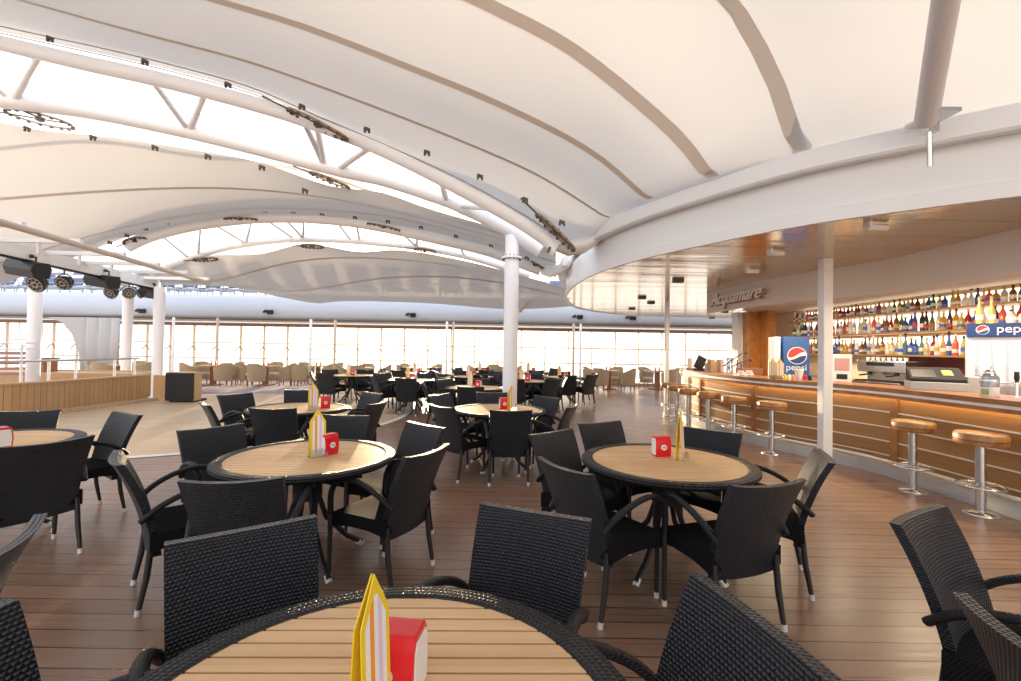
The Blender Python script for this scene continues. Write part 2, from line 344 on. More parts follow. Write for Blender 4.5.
for i in range(30):
    x = -23 + i * 1.0
    mb = MB(); mb.box((0, 0, .34), (.62, 1.2, .05), 0); mb.box((0, -.45, .68), (.62, .08, .62), 1, rx=-.45); mb.box((0, .35, .42), (.56, .5, .10), 1)
    for sx_ in (-.29, .29):
        for sy_ in (-.5, .5): mb.tube([(sx_, sy_, 0), (sx_, sy_, .34)], .025, 5)
    mb.tube([(-.33, -.3, .34), (-.33, -.65, 1.0), (.33, -.65, 1.0), (.33, -.3, .34)], .025, 5)
    o = mb.build('deck_lounger', ['lframe', 'loungeb']); o.location = (x, 20.3, 3.6)
    tag(o, 'folded lounger with blue back on the upper deck, %s from the left' % ordn(i), 'lounger', 'loungers on the upper deck')
for i, (px, py) in enumerate([(142, 311), (270, 312), (413, 315), (580, 317), (633, 318)]):
    p = at(px, py, d=18.8); mb = MB(); mb.box((0, 0, 0), (.22, .14, .16), 0, rx=.3); mb.tube([(0, 0, 0), (0, .12, .12)], .02, 5); mb.tube([(-.16, 0, .06), (-.3, .05, 0)], .05, 6)
    o = mb.build('floodlight', 'black'); o.location = p
    tag(o, 'small dark floodlight on the upper deck band, %s' % ['above the left stage columns', 'above the windows over the beige chairs', 'left of the large white column', 'right of the large white column', 'nearest the bar ceiling'][i], 'floodlight')
for i, (px, m, r) in enumerate([(172, 'tube', .05), (216, 'tan', .05), (309.5, 'tube', .055), (334, 'tan', .05), (446, 'tube', .05), (452.5, 'tan', .04), (573, 'tan', .05), (580, 'tube', .045)]):
    p = at(px, 380, d=18.4); o = MB().tube([(0, 0, 0), (0, 0, 2.6)], r, 10).build('slender_post', m); o.location = (p.x, p.y, 0)
    tag(o, '%s slender post by the far windows, %s' % ('white' if m == 'tube' else 'tan', ['just right of the stage columns', 'behind the beige chairs nearest the stage box', 'second white one from the left', 'between the second white one and the sun glare', 'paired with a tan one at the sun glare', 'beside the white one at the sun glare', 'paired with a white one right of the column', 'rightmost white one'][i]), 'post')
for i, (px, w_) in enumerate([(334, .3), (460, .35), (549, .4), (389, .45)]): pass

# curved white partition on the left in front of the windows
mb = MB(); P = []
for j in range(13):
    t = j / 12; x = -17.2 + 1.5 * t; yy = 18.2 + .10 * math.sin(j * 1.6)
    P.append([Vector((x, yy, z)) for z in (0, 1.3, 2.52)])
mb.grid(P)
mb.add([(-17.2, 18.2, 0), (-17.2, 18.2, 2.52), (-18.6, 18.2, 2.52), (-18.0, 18.2, 2.3), (-17.6, 18.2, 1.85), (-17.3, 18.2, 1.1)], [(0, 1, 2, 3, 4, 5)])
o = mb.build('partition', 'drape'); o.modifiers.new('s', 'SOLIDIFY').thickness = .05
tag(o, 'tall white fluted partition with an arched left edge between the stage columns', 'partition')

# --- bar ceiling, its fascia, bulkhead
ZC = 2.85
ce = [(9, 2.2), (7, 2.5), (5.4, 2.95), (4.62, 3.25), (4.04, 3.59), (3.57, 3.94), (2.93, 4.51), (2.31, 5.42), (1.82, 6.35), (1.50, 7.3), (1.33, 8.3), (1.28, 9.5), (1.40, 11.36), (2.02, 13.9), (3.2, 15.6), (5.0, 17.2)]
CE = catmull([(x, y, 0) for x, y in ce], 6)
mb = MB()
n = len(CE)
vs = [(p.x, p.y, ZC) for p in CE] + [(9.5, 17.5, ZC), (9.5, 2.2, ZC)]
mb.add(vs, [tuple(range(len(vs)))]); vs2 = [(a, b, ZC + .03) for a, b, c in vs]; mb.add(vs2, [tuple(range(len(vs2)))])
struct(mb.build('ceiling', 'ceil', recalc=False))
# fascia: travel runs right -> left -> far, outside of the curve is on the left (positive)
k_end = min(range(n), key=lambda i: (CE[i] - Vector((1.45, 7.5, 0))).length)
mb = MB(); sweep(mb, CE, [(.0, ZC - .03), (.04, ZC - .03), (.04, ZC + .10), (.02, ZC + .11), (.02, ZC + .48), (0, ZC + .48)]); struct(mb.build('trim_4', 'white'))
mb = MB(); sweep(mb, CE[:k_end + 1], [(.02, 3.33), (.20, 3.30), (.22, 3.32), (.22, 3.49), (.16, 3.52), (-.2, 3.52), (-.2, 3.34)]); struct(mb.build('trim_5', 'white'))
k2 = min(range(n), key=lambda i: (CE[i] - Vector((1.3, 9.4, 0))).length)
mb = MB(); sweep(mb, CE[k2:], [(.02, 3.33), (.20, 3.30), (.22, 3.32), (.22, 3.49), (.16, 3.52), (-.2, 3.52), (-.2, 3.34)]); struct(mb.build('trim_6', 'white'))
mb = MB(); vs = [(p.x, p.y, 3.5) for p in CE] + [(9.5, 17.5, 3.5), (9.5, 2.2, 3.5)]; mb.add(vs, [tuple(range(len(vs)))]); struct(mb.build('trim_7', 'white', recalc=False))
bk = catmull([(x, y, 0) for x, y in [(5.5, 2.6), (5.25, 3.6), (5.14, 4.57), (5.13, 5.53), (5.10, 6.3), (4.75, 7.2), (4.52, 8.1), (4.40, 9.3), (4.36, 10.1)]], 5)
mb = MB(); sweep(mb, bk, [(0, 2.40), (0, ZC), (-.08, ZC), (-.08, 2.40)]); BULK = struct(mb.build('trim_8', 'bulk'))
# lower ceiling over the bar
mb = MB(); vs = [(p.x, p.y, 2.58) for p in offset(bk, -.08)] + [(7.6, 12.8, 2.58), (7.6, 2.6, 2.58)]; mb.add(vs, [tuple(range(len(vs)))]); struct(mb.build('trim_9', 'bulk', recalc=False))
# back wall of the bar
struct(MB().box((7.25, 7.4, 1.4), (.2, 10.4, 2.8)).build('wall_right', 'wall'))
tag(MB().box((7.13, 7.2, 1.28), (.03, 3.0, .50)).build('splashback', 'maroon'), 'dark maroon panel on the bar back wall under the lowest shelf', 'panel')
struct(MB().box((7.05, 12.75, 1.4), (.8, .2, 2.8)).build('wall_back', 'wall'))

# ================================================================== CANOPIES
def archfn(pts):
    """pts: list of (u, z) increasing u; returns z(u) with a flattening run-out"""
    P = sorted(pts)
    def f(u):
        if u <= P[0][0]: return P[0][1]
        if u >= P[-1][0]:
            s = (P[-1][1] - P[-2][1]) / max(P[-1][0] - P[-2][0], .01); L = 5.0; du = u - P[-1][0]
            return P[-1][1] + s * L * (1 - math.exp(-du / L)) - .004 * du * du
        for i in range(len(P) - 1):
            if P[i][0] <= u <= P[i + 1][0]:
                t = (u - P[i][0]) / (P[i + 1][0] - P[i][0])
                def sl(k):
                    a = P[max(k - 1, 0)]; b = P[min(k + 1, len(P) - 1)]; return (b[1] - a[1]) / (b[0] - a[0])
                h = P[i + 1][0] - P[i][0]; m0 = sl(i) * h; m1 = sl(i + 1) * h
                return (2 * t ** 3 - 3 * t * t + 1) * P[i][1] + (t ** 3 - 2 * t * t + t) * m0 + (-2 * t ** 3 + 3 * t * t) * P[i + 1][1] + (t ** 3 - t * t) * m1
    return f
def arch_px(d, pts):
    w_ = [at(x, y, d=d) for x, y in pts]; X0 = w_[0].x
    return dict(d=d, X0=X0, f=archfn([(X0 - p.x, p.z) for p in w_]))
def ap(a, u): return Vector((a['X0'] - u, a['d'], a['f'](u)))
gen = lambda u: 3.5 + 3.3 * (1 - math.exp(-u / 2.9)) - .002 * u * u
def arch_gen(d, X0): return dict(d=d, X0=X0, f=gen)
RIMZ = 3.5
def dz(x, y): return at(x, y, z=RIMZ).y
T0 = arch_px(7.45, [(562, 244), (530, 222), (470, 188), (400, 155), (318, 120), (260, 95), (190, 75), (120, 58), (60, 45), (0, 32)])
S4 = arch_px(dz(607, 217), [(606, 216), (540, 175), (471.6, 144), (386, 110), (300, 78), (240, 58), (137, 31), (24, 0)])
S3 = arch_px(dz(647, 197), [(647, 197), (592, 151), (506, 106), (403, 63.5), (300, 24), (220, 0)])
S1 = arch_px(dz(709, 175), [(709, 175), (682.5, 140), (649.5, 109), (600, 68), (557, 38), (482, 0)])
S2 = arch_px(dz(798, 152.6), [(798, 152.6), (785.6, 107), (765, 58), (732, 0)])
def cont(a, k):   # let the near arches flatten like the generic vault
    f0 = a['f']; um, zm = k
    a['f'] = lambda u: f0(u) if u < um else zm + (gen(u) - gen(um)) * max(0, 1)
    return a
S1 = cont(S1, (S1['X0'] - at(482, 0, d=S1['d']).x, at(482, 0, d=S1['d']).z))
S2 = cont(S2, (S2['X0'] - at(732, 0, d=S2['d']).x, at(732, 0, d=S2['d']).z))
S2f = S2['f']; BM_ = dict(d=dz(926, 126), X0=at(926, 126, z=RIMZ).x, f=S2f)
arches = [T0, S4, S3, S1, S2, BM_, dict(d=3.45, X0=4.35, f=S2f), dict(d=3.0, X0=5.3, f=S2f), dict(d=2.4, X0=7.6, f=S2f), arch_gen(1.2, 8.6), arch_gen(-1, 8.8), arch_gen(-4, 8.8), arch_gen(-8, 8.8)]
def canopy_mesh(arches, umax=17, nu=44, sub=4):
    cols = [[ap(a, (umax + .3) * (j / nu) ** 1.5 - .3) for j in range(nu + 1)] for a in arches]
    P = []
    for j in range(nu + 1): P.append(catmull([c[j] for c in cols], sub))
    return P
cn = thing('canopy', 'large near tensile canopy membrane sweeping overhead from the bar rim to the upper left', 'canopy', (0, 5, 3.5))
ab(MB().grid(canopy_mesh(arches)), 'membrane', 'membrane', cn)
def belt(a, nxt, wd, umax=16, drop=.02, name='seam_belt', par=cn, m='belt'):
    rows = [[], []]
    for j in range(49):
        u = -.05 + umax * (j / 48) ** 1.3; p = ap(a, u); t = (ap(nxt, u) - p).normalized()
        rows[0].append(p - t * wd / 2 + Vector((0, 0, -drop))); rows[1].append(p + t * wd / 2 + Vector((0, 0, -drop)))
    ab(MB().grid(rows), name, m, par)
belt(S4, S3, .055); belt(S3, S1, .085); belt(S1, S2, .13); belt(S2, BM_, .15)
# tubular rafter under the membrane with its bracket on the rim
b0 = thing('roof_rafter', 'white tubular rafter descending under the near canopy to a steel bracket on the bar rim', 'beam', (BM_['X0'], BM_['d'], 3.5))
r0 = at(926, 122, z=3.42); r1 = at(946, 0, d=2.95); pts = [r0, r1, r1 + (r1 - r0) * 1.5, r1 + (r1 - r0) * 3 + Vector((0, 0, .35)), r1 + (r1 - r0) * 4.5 + Vector((0, 0, 1.0))]
ab(MB().tube(pts, .078, 14), 'tube', 'rafter', b0)
p0 = pts[0]; mb = MB(); mb.box(p0 + Vector((.05, 0, .03)), (.18, .3, .03)); mb.tube([p0 + Vector((0, -.03, 0)), p0 + Vector((.05, .02, -.35))], .018, 6); mb.box(p0 + Vector((.03, .0, -.05)), (.08, .08, .08)); ab(mb, 'bracket', 'steel', b0)

def chord(name, label, d, px, r, X_ext=None, m='tube'):
    a = arch_px(d, px); u1 = a['X0'] - at(*px[-1], d=d).x
    us = [u1 * i / 40 for i in range(41)] + [u1 + .6 * i for i in range(1, 12)]
    pts = [ap(a, u) for u in us]
    return a, pts
tr = thing('roof_truss', 'near white tubular ladder truss arching down from upper left to the large white column', 'truss', (0, 8, 3.5))
a1, p1 = chord('', '', 7.3, [(552, 243), (523, 223), (455, 185.6), (386, 151), (344, 134), (275, 110), (172, 82.5), (86, 63.5), (0, 43)], .1)
ab(MB().tube(p1, .118, 16), 'chord', 'tube', tr)
a2, p2 = chord('', '', 8.6, [(541, 250), (506, 227), (455, 203), (386, 179), (344, 170), (240, 143), (172, 127), (86, 110), (0, 99.6)], .1)
ab(MB().tube(p2, .155, 16), 'chord', 'tube', tr)
def zig(pa, pb, prs, par, r=.06):
    for (xa, xb) in prs:
        A = min(pa, key=lambda p: abs(p.x - xa)); B = min(pb, key=lambda p: abs(p.x - xb))
        ab(MB().tube([A, B], r, 8), 'brace', 'tube', par)
X1 = lambda px: at(px, 100, d=7.3).x
X2 = lambda px: at(px, 100, d=8.6).x
zig(p1, p2, [(X1(42), X2(17)), (X1(-60), X2(12)), (X1(149), X2(185)), (X1(213), X2(189)), (X1(307), X2(322)), (X1(322), X2(327)), (X1(372), X2(333)), (X1(440), X2(452)), (X1(500), X2(458))], tr)
mb = MB(); e = p1[0]; ab(mb.box(e + Vector((.05, 0, -.03)), (.12, .28, .28), ry=.6), 'end_plate', 'tube', tr)
for k in range(5): ab(MB().box(e + Vector((-.05, -.14 + .05 * k, -.12)), (.04, .02, .05), ry=.5), 'bolt', 'darkm', tr)
# bracket noses where chords meet the rim
for i, (e, q) in enumerate([(p1[0], CE[k_end]), (at(541, 270, d=11.2), CE[k2])]):
    mb = MB(); q3 = Vector((q.x - .05, q.y, 3.38)); mid = (e + q3) / 2 + Vector((-.05, 0, -.10))
    P = []
    for t, wdt, hh in ((0, .12, .11), (.35, .17, .13), (.7, .22, .12), (1, .26, .09)):
        c = e.lerp(q3, t) + Vector((0, 0, -.12 * math.sin(pi * t)))
        P.append([c + Vector((0, wdt * math.cos(a_), hh * math.sin(a_))) for a_ in [2 * pi * k / 12 for k in range(13)]])
    mb.grid(P); o = mb.build('rim_bracket', 'white')
    tag(o, ['white rounded steel bracket joining the near truss to the tip of the bar roof rim', 'farther white rounded bracket joining the second truss to the bar roof edge'][i], 'bracket')

# main column
pc = at(509.6, 400, d=8.6); topz = at(512.3, 236, d=8.6).z
col = thing('column', 'large round white column with bolted collar standing among the tables at centre', 'column', (pc.x, 8.6, 0))
MB().tube([(0, 0, 0), (0, 0, topz - .42)], .138, 24).build('shaft', 'tube', col)
MB().lathe([(.19, topz - .44), (.19, topz - .40)], n=24).build('collar', 'tube', col)
MB().tube([(0, 0, topz - .40), (0, 0, topz)], .13, 24).build('head', 'tube', col)
bo = MB().box((0, 0, 0), (.025, .025, .08)).build('bolt', 'darkm', col)
for k in range(14):
    a = 2 * pi * k / 14; b2 = bo if k == 0 else bo.copy()
    if k: C.objects.link(b2)
    b2.location = (.165 * math.cos(a), .165 * math.sin(a), topz - .42)
MB().lathe([(.22, 0), (.22, .03), (.14, .05)], n=24).build('base_ring', 'steel', col)

# tension rings and clamps
def tension_ring(px, py, d, a, b, tilt, label, rz=0):
    p = at(px, py, d=d); R3 = Matrix.Rotation(rz, 3, 'Z') @ Matrix.Rotation(tilt, 3, 'Y'); o = thing('tension_ring', label, 'membrane ring', p)
    MB().ring((0, 0, 0), 1, .022, 36, 6, sx=a, sy=b, M3=R3).build('ring', 'brush', o)
    bo = MB().box((0, 0, 0), (.045, .045, .035)).build('bolt', 'darkm', o)
    for k in range(18):
        t = 2 * pi * k / 18; b2 = bo if k == 0 else bo.copy()
        if k: C.objects.link(b2)
        b2.location = R3 @ Vector((a * 1.0 * math.cos(t), b * math.sin(t), -.02))
    mb = MB(); mb.tube([R3 @ Vector((-a, 0, 0)), R3 @ Vector((a, 0, 0))], .014, 5); mb.box((0, 0, 0), (.10, .10, .08)); mb.tube([R3 @ Vector((0, -b * .9, 0)), (0, 0, .02)], .02, 5); mb.tube([R3 @ Vector((-a * 1.9, 0, 0)), R3 @ Vector((-a, 0, 0))], .014, 5); mb.build('turnbuckle', 'darkm', o)
tension_ring(318, 124, 7.1, .52, .16, .45, 'bronze toothed membrane ring above the near truss chord, left of centre')
tension_ring(556, 232, 7.0, .40, .14, .75, 'dark lens-shaped membrane ring where the near canopy meets the bar rim')
tension_ring(40, 119, 9.0, .60, .34, .15, 'white-holed membrane ring under the far chord of the near truss at the left edge')
tension_ring(330, 180, 9.0, .42, .20, .35, 'membrane ring under the far chord of the near truss, left of the large column')
tension_ring(136, 241, 11.1, .26, .22, -.3, 'small membrane ring at the left end of the second truss')
tension_ring(241, 219, 11.1, .40, .10, 0, 'flat membrane ring on top of the second truss, left one')
tension_ring(384, 227, 11.1, .42, .12, .2, 'flat membrane ring on top of the second truss, right one')
tension_ring(205, 259, 12.8, .32, .22, -.1, 'round membrane ring on the far canopy below the second truss, left')
tension_ring(312, 246, 12.8, .30, .24, 0, 'round membrane ring on the far canopy below the second truss, middle')
tension_ring(425, 250, 12.8, .30, .22, .1, 'round membrane ring on the far canopy below the second truss, right')
tension_ring(535, 264, 11.0, .38, .15, .55, 'bronze membrane ring right of the large column at the end of the second truss')
def clamps(pts, d, par, s=1):
    for x, y in pts:
        p = at(x, y, d=d); mb = MB(); mb.box((0, 0, 0), (.11 * s, .05 * s, .05 * s), ry=.35); mb.box((-.04 * s, 0, -.04 * s), (.03, .03, .05 * s)); mb.box((.04 * s, 0, -.05 * s), (.03, .03, .05 * s))
        o = mb.build('clamp', 'darkm'); o.parent = par; o.location = p - par.location
clamps([(50, 38), (145, 61), (228, 84), (302, 106), (367, 129), (427, 152), (480, 176), (525, 199), (562, 222)], 6.75, cn, .8)
def wires(arr, par, name='edge_cable'):
    for pts in arr: ab(MB().tube(pts, .010, 4), name, 'wire', par)
wires([[ap(T0, u) + Vector((0, -.25, -.02)) for u in [.3 * i for i in range(36)]], [ap(T0, u) + Vector((0, -.05, -.04)) for u in [.3 * i for i in range(36)]]], cn)

# second canopy
E1 = arch_px(9.0, [(556, 246), (500, 229), (430, 209), (380, 192), (330, 186), (262, 163), (200, 151), (100, 136), (45, 131), (0, 122)])
E2 = arch_px(9.6, [(556, 254), (470, 230), (400, 212), (350, 201), (280, 191), (206, 187), (110, 190), (0, 198)])
E3 = arch_px(10.3, [(556, 262), (480, 238), (400, 218), (330, 210), (250, 208), (180, 216), (110, 230), (50, 247), (0, 262)])
E4 = arch_px(11.1, [(556, 278), (520, 258), (440, 234), (350, 219), (270, 214), (200, 220), (150, 231), (110, 243), (60, 263), (0, 285)])
def lim(a):
    return a
c2 = thing('canopy', 'second canopy membrane hanging between the near truss and the second truss on the left', 'canopy', (-4, 10, 4))
def sheet(arr, u_end, nu=40, sub=4):
    cols = [[ap(a, ue * j / nu) for j in range(nu + 1)] for a, ue in zip(arr, u_end)]
    return [catmull([c[j] for c in cols], sub) for j in range(nu + 1)]
ue = [a['X0'] + 13.0 for a in (E1, E2, E3, E4)]
ab(MB().grid(sheet([E1, E2, E3, E4], ue)), 'membrane', 'membrane2', c2)
belt(E2, E3, .06, ue[1], par=c2); belt(E3, E4, .05, ue[2], par=c2)
mid12 = arch_px(9.25, [(556, 250), (400, 200), (300, 168), (206, 158), (103, 143.6), (0, 147.7)]); belt(mid12, E2, .07, ue[0], par=c2, drop=.03)
clamps([(27, 128), (93, 137), (155, 147), (208, 156), (262, 167), (305, 190)], 8.85, c2, 1.0)
clamps([(110, 242), (127, 235), (146, 228), (167, 222), (188, 217), (212, 213), (238, 210), (265, 210), (293, 211), (322, 213), (355, 217), (388, 221), (421, 227), (456, 236), (491, 245), (527, 257)], 10.7, c2, .8)
t2 = thing('roof_truss', 'farther white tubular arch truss spanning left to right behind the near truss', 'truss', (-4, 11.5, 4))
a3, p3 = chord('', '', 11.2, [(541, 270), (490, 251), (440, 239), (350, 221), (270, 217), (200, 224), (150, 236), (128, 246)], .1)
ab(MB().tube([p for p in p3 if p.x > at(122, 246, d=11.2).x], .145, 14), 'chord', 'tube', t2)
a4, p4 = chord('', '', 12.9, [(530, 275), (470, 256), (400, 244), (300, 238), (230, 246), (175, 262), (150, 272)], .1)
ab(MB().tube([p for p in p4 if p.x > at(140, 262, d=12.9).x], .125, 14), 'chord', 'tube', t2)
X3 = lambda px: at(px, 230, d=11.2).x
X4 = lambda px: at(px, 230, d=12.9).x
zig(p3, p4, [(X3(a_), X4(b_)) for a_, b_ in ((160, 190), (200, 195), (210, 243), (248, 246), (265, 298), (288, 301), (300, 300), (330, 354), (358, 356), (400, 413), (418, 416), (460, 462))], t2, .035)

# far canopy
G1 = arch_px(12.9, [(575, 290), (530, 278), (470, 262), (400, 250), (360, 252), (305, 244), (260, 254), (205, 256), (150, 270), (110, 280)])
G2 = arch_px(13.6, [(575, 293), (500, 274), (430, 262), (350, 257), (290, 262), (210, 281), (150, 281), (110, 285)])
G3 = arch_px(15.0, [(575, 298), (500, 282), (440, 276), (380, 278), (300, 290), (240, 287), (150, 284), (110, 287)])
G4 = arch_px(16.4, [(576, 306), (540, 308.5), (500, 309), (440, 304), (380, 301.5), (336, 301.5), (318, 303.5), (290, 299), (250, 291), (205, 281), (150, 284), (110, 287)])
c3 = thing('canopy', 'far pale canopy membrane above the far tables with its scalloped lower edge', 'canopy', (-4, 15, 3.5))
gu = [a['X0'] - at(110, 285, d=a['d']).x for a in (G1, G2, G3, G4)]
ab(MB().grid(sheet([G1, G2, G3, G4], gu)), 'membrane', 'membrane2', c3)
belt(G2, G3, .07, gu[1], par=c3); belt(G3, G4, .07, gu[2], par=c3)
tag(MB().tube([at(519, 312, d=16), at(530, 300, d=16), at(545, 293, d=16), at(565, 290, d=16)], .06, 8).build('curved_strut', 'tan'), 'curved tan strut under the far canopy just right of the large white column', 'strut')

# ================================================================== STAGE LEFT
BX = -9.7
fr = thing('stage_roof_frame', 'white and tan tubular roof frame with cross beams above the stage at left', 'frame', (-9, 10, 3.2))
ab(MB().tube([at(-60, 206, z=3.3), at(0, 222, z=3.3), at(209, 283, z=3.3)], .055, 8), 'edge_tube', 'tan', fr)
pA = at(-60, 236, z=3.25); pB = at(160, 289, z=3.2)
mb = MB(); dv = (pB - pA); L_ = dv.length; an = math.atan2(dv.y, dv.x)
mb.box((pA + pB) / 2 + Vector((0, 0, .08)), (L_, .16, .26), 0, rz=an); ab(mb, 'main_beam', 'white', fr)
mb = MB(); mb.box((pA + pB) / 2 + Vector((.0, -.0, -.07)), (L_, .05, .04), 0, rz=an); ab(mb, 'light_track', 'black', fr)
for i in range(6):
    y = 7.2 + 1.15 * i; x0 = -9.3 - (y - 8.2) * .29 ; mb = MB(); mb.box(((-13 - 7.75 - (y - 7) * .15) / 2, y, 3.40), (13 - 7.75 - (y - 7) * .15, .08, .08)); mb.tube([(x0 + .6, y, 3.15), (x0 + .6, y, 3.4)], .03, 6); ab(mb, 'cross_beam', 'tube', fr)
for (px, r, dd, lb) in ((33, .145, 12.0, 'leftmost of the three round white columns behind the stage wall'), (126, .14, 14.2, 'middle, thinner one of the three round white columns behind the stage wall'), (157.5, .135, 12.8, 'rightmost of the three round white columns, beside the dark speaker box')):
    p = at(px, 370, d=dd); o = thing('column', lb, 'column', (p.x, p.y, 0))
    MB().tube([(0, 0, 0), (0, 0, 3.12)], r, 20).build('shaft', 'tube', o); MB().lathe([(r + .05, 0), (r + .05, .04)], n=20).build('base_plate', 'tube', o)
def on_track(px, py):
    """point under the light track, seen at this pixel of the photograph"""
    r = at(px, py, d=1.0); best = min((pA.lerp(pB, k / 400) for k in range(401)), key=lambda p: abs(p.x / p.y - r.x))
    return at(px, py, d=best.y)
def flood(px, py, d, L, rz, label):
    o = thing('stage_floodlight', label, 'stage light', on_track(px, py), rz); o.rotation_euler = (0, .14, rz)
    mb = MB(); prof = [(-.17, 0), (-.12, .15), (.12, .17), (.17, .05), (.15, -.13), (-.1, -.16)]
    mb.add([(-L / 2, y, z) for y, z in prof] + [(L / 2, y, z) for y, z in prof], [(5, 4, 3, 2, 1, 0), (6, 7, 8, 9, 10, 11)] + [(i, (i + 1) % 6, 6 + (i + 1) % 6, 6 + i) for i in range(6)]); mb.build('housing', 'black', o, bevel=.01)
    MB().tube([(-L / 2 + .05, 0, .05), (-L / 2 + .05, 0, .26), (L / 2 - .2, 0, .26), (L / 2 - .2, 0, .1)], .018, 6).build('yoke', 'black', o)
    mb = MB(); mb.box((-.1, 0, .27), (.05, .06, .07)); mb.box((.08, 0, .27), (.05, .06, .07)); mb.build('clamp', 'darkm', o)
    return o
flood(27, 269, 8.6, .84, -.25, 'long black stage floodlight on the track at the left edge, nearest the camera')
flood(102, 281, 10.8, .80, -.25, 'second long black stage floodlight hanging right of the small round lamps')
flood(151, 293, 12.2, .62, -.3, 'farthest black stage floodlight with brown end at the right end of the track')
def par(px, py, d, r, label, tilt=.5, rz=0):
    o = thing('par_lamp', label, 'stage light', on_track(px, py), rz)
    Rm = Matrix.Rotation(pi / 2 - tilt, 4, 'X')
    h_ = MB().lathe([(r * .55, -.16), (r * .8, -.10), (r, -.02), (r, .05)], n=20).build('housing', 'black', o); h_.rotation_euler = (pi / 2 + tilt, 0, 0)
    f_ = MB().lathe([(r * .92, .04), (r * .9, .052)], n=20); 
    g_ = f_.build('lens', 'lens', o); g_.rotation_euler = (pi / 2 + tilt, 0, 0)
    mb = MB()
    for k in range(9): a = 2 * pi * k / 9; mb.box((r * .6 * math.cos(a), r * .6 * math.sin(a), .056), (r * .26, r * .26, .01))
    mb.box((0, 0, .056), (r * .3, r * .3, .01)); q_ = mb.build('led_cells', 'dgrey', o); q_.rotation_euler = (pi / 2 + tilt, 0, 0)
    MB().ring((0, 0, 0), r + .04, .012, 16, 6, arc=.5, M3=Matrix.Rotation(pi / 2, 3, 'X')).tube([(0, 0, r + .04), (0, 0, max(r + .1, 3.16 - o.location.z))], .015, 6).build('yoke', 'black', o)
par(37, 284, 9.2, .17, 'round stage lamp tucked under the nearest long floodlight'); par(64, 283, 9.8, .16, 'round stage lamp hanging free between the two long floodlights')
par(111, 293, 11.2, .15, 'round stage lamp tucked under the second long floodlight'); par(129, 293, 11.8, .15, 'round stage lamp right of the second long floodlight, facing right', rz=.7); par(140, 294, 12.2, .12, 'smallest round stage lamp touching the farthest floodlight', rz=-.6)
# stage wall, platform, railing, box
sp = catmull([at(-70, 387, z=.68), at(0, 384.6, z=.68), at(50, 381.8, z=.68), at(94, 378.8, z=.68), at(149, 375, z=.68)], 8); sp = [Vector((p.x, p.y, 0)) for p in sp]
sw = thing('stage_wall', 'curved low stage wall clad in vertical warm wooden boards at left', 'wall', (sp[10].x, sp[10].y, 0))
ab(sweep(MB(), sp, [(0, .07), (0, .66), (-.0, .66), (.07, .66), (.07, .07)]), 'cladding', 'stagew', sw)
ab(sweep(MB(), sp, [(-.03, .66), (-.03, .70), (.12, .70), (.12, .66)]), 'capping', 'boxw', sw)
ab(sweep(MB(), sp, [(-.28, .0), (-.28, .07), (.1, .07), (.1, 0)]), 'plinth', 'deck2', sw)
e0 = sp[-1]
ab(MB().box((e0.x + .35, e0.y + .35, .35), (.85, .07, .62), rz=.2), 'end_return', 'stagew', sw)
tag(MB().box((-12.8, 13.6, .35), (4.6, .12, .70)).build('stage_backboard', 'stagew'), 'low wooden boarded screen seen beyond the stage wall top', 'screen')
rl = thing('stage_railing', 'white and steel tube railing standing along the stage wall', 'railing', (sp[10].x, sp[10].y, 0))
op = offset(sp, .3)
ab(MB().tube([Vector((p.x, p.y, 1.12)) for p in op] , .025, 8), 'top_rail', 'steel', rl)
for i in (3, 8, 13, 18, 23, 28, 31):
    if i < len(op): ab(MB().tube([(op[i].x, op[i].y, .6), (op[i].x, op[i].y, 1.12)], .025, 8), 'rail_post', 'tube', rl)
tag(MB().box((-12.9, 13.15, .34), (5.0, .9, .66)).build('stage_platform', 'stagew'), 'raised wooden stage platform behind the curved stage wall', 'stage')
tag(MB().box((-13.35, 13.0, .85), (.42, .4, .36)).box((-13.35, 13.0, 1.05), (.5, .46, .04)).build('cabinet', 'doorw'), 'small reddish brown cabinet behind the stage railing beside the leftmost column', 'cabinet')
cs = thing('curved_staircase', 'curved flight with striped tread edges and rails at the far left behind the railing', 'staircase', (-13.4, 11.8, 0))
mb = MB(); mb2 = MB()
for k in range(5):
    z = .72 + .13 * k; pts = [(1.1 * math.cos(a), .8 * math.sin(a), z) for a in [-.3 - 1.6 * j / 8 for j in range(9)]]
    mb.tube(pts, .035, 6, flat=1)
for zz in (1.35, 1.5):
    mb2.tube([(1.15 * math.cos(a), .85 * math.sin(a), zz - .07 * j / 8) for j, a in [(j, -.1 - 2.2 * j / 8) for j in range(9)]], .02, 6)
for a in (-.4, -1.1, -1.8): mb2.tube([(1.15 * math.cos(a), .85 * math.sin(a), 0), (1.15 * math.cos(a), .85 * math.sin(a), 1.45)], .025, 6)
mb.build('treads', 'flyer', cs); mb2.build('rails', 'tube', cs)
bx = thing('speaker_box', 'square dark box with pale wooden side at the right end of the stage wall', 'box', (-8.62, 12.2, 0), .05)
MB().box((0, -.36, .41), (.70, .03, .72)).build('grille', 'dgrey', bx); MB().box((.0, -.18, .42), (.72, .30, .74)).build('body', 'boxw', bx); MB().box((0, 0, .03), (.66, .5, .06)).build('foot', 'black', bx)

# ================================================================== BAR
bar_pts = [(5.35, 2.3), (5.05, 3.4), (4.98, 4.43), (4.97, 5.2), (4.93, 5.95), (4.72, 6.6), (4.42, 7.2), (4.2, 8.0), (4.08, 9.0), (4.08, 10.0), (4.25, 11.0), (4.65, 12.0)]
BP = catmull([(x, y, 0) for x, y in bar_pts], 6)
bar = thing('bar_counter', 'long curved bar counter with wooden plank front, steel strips and steel plinth', 'bar', (4.98, 4.43, 0))
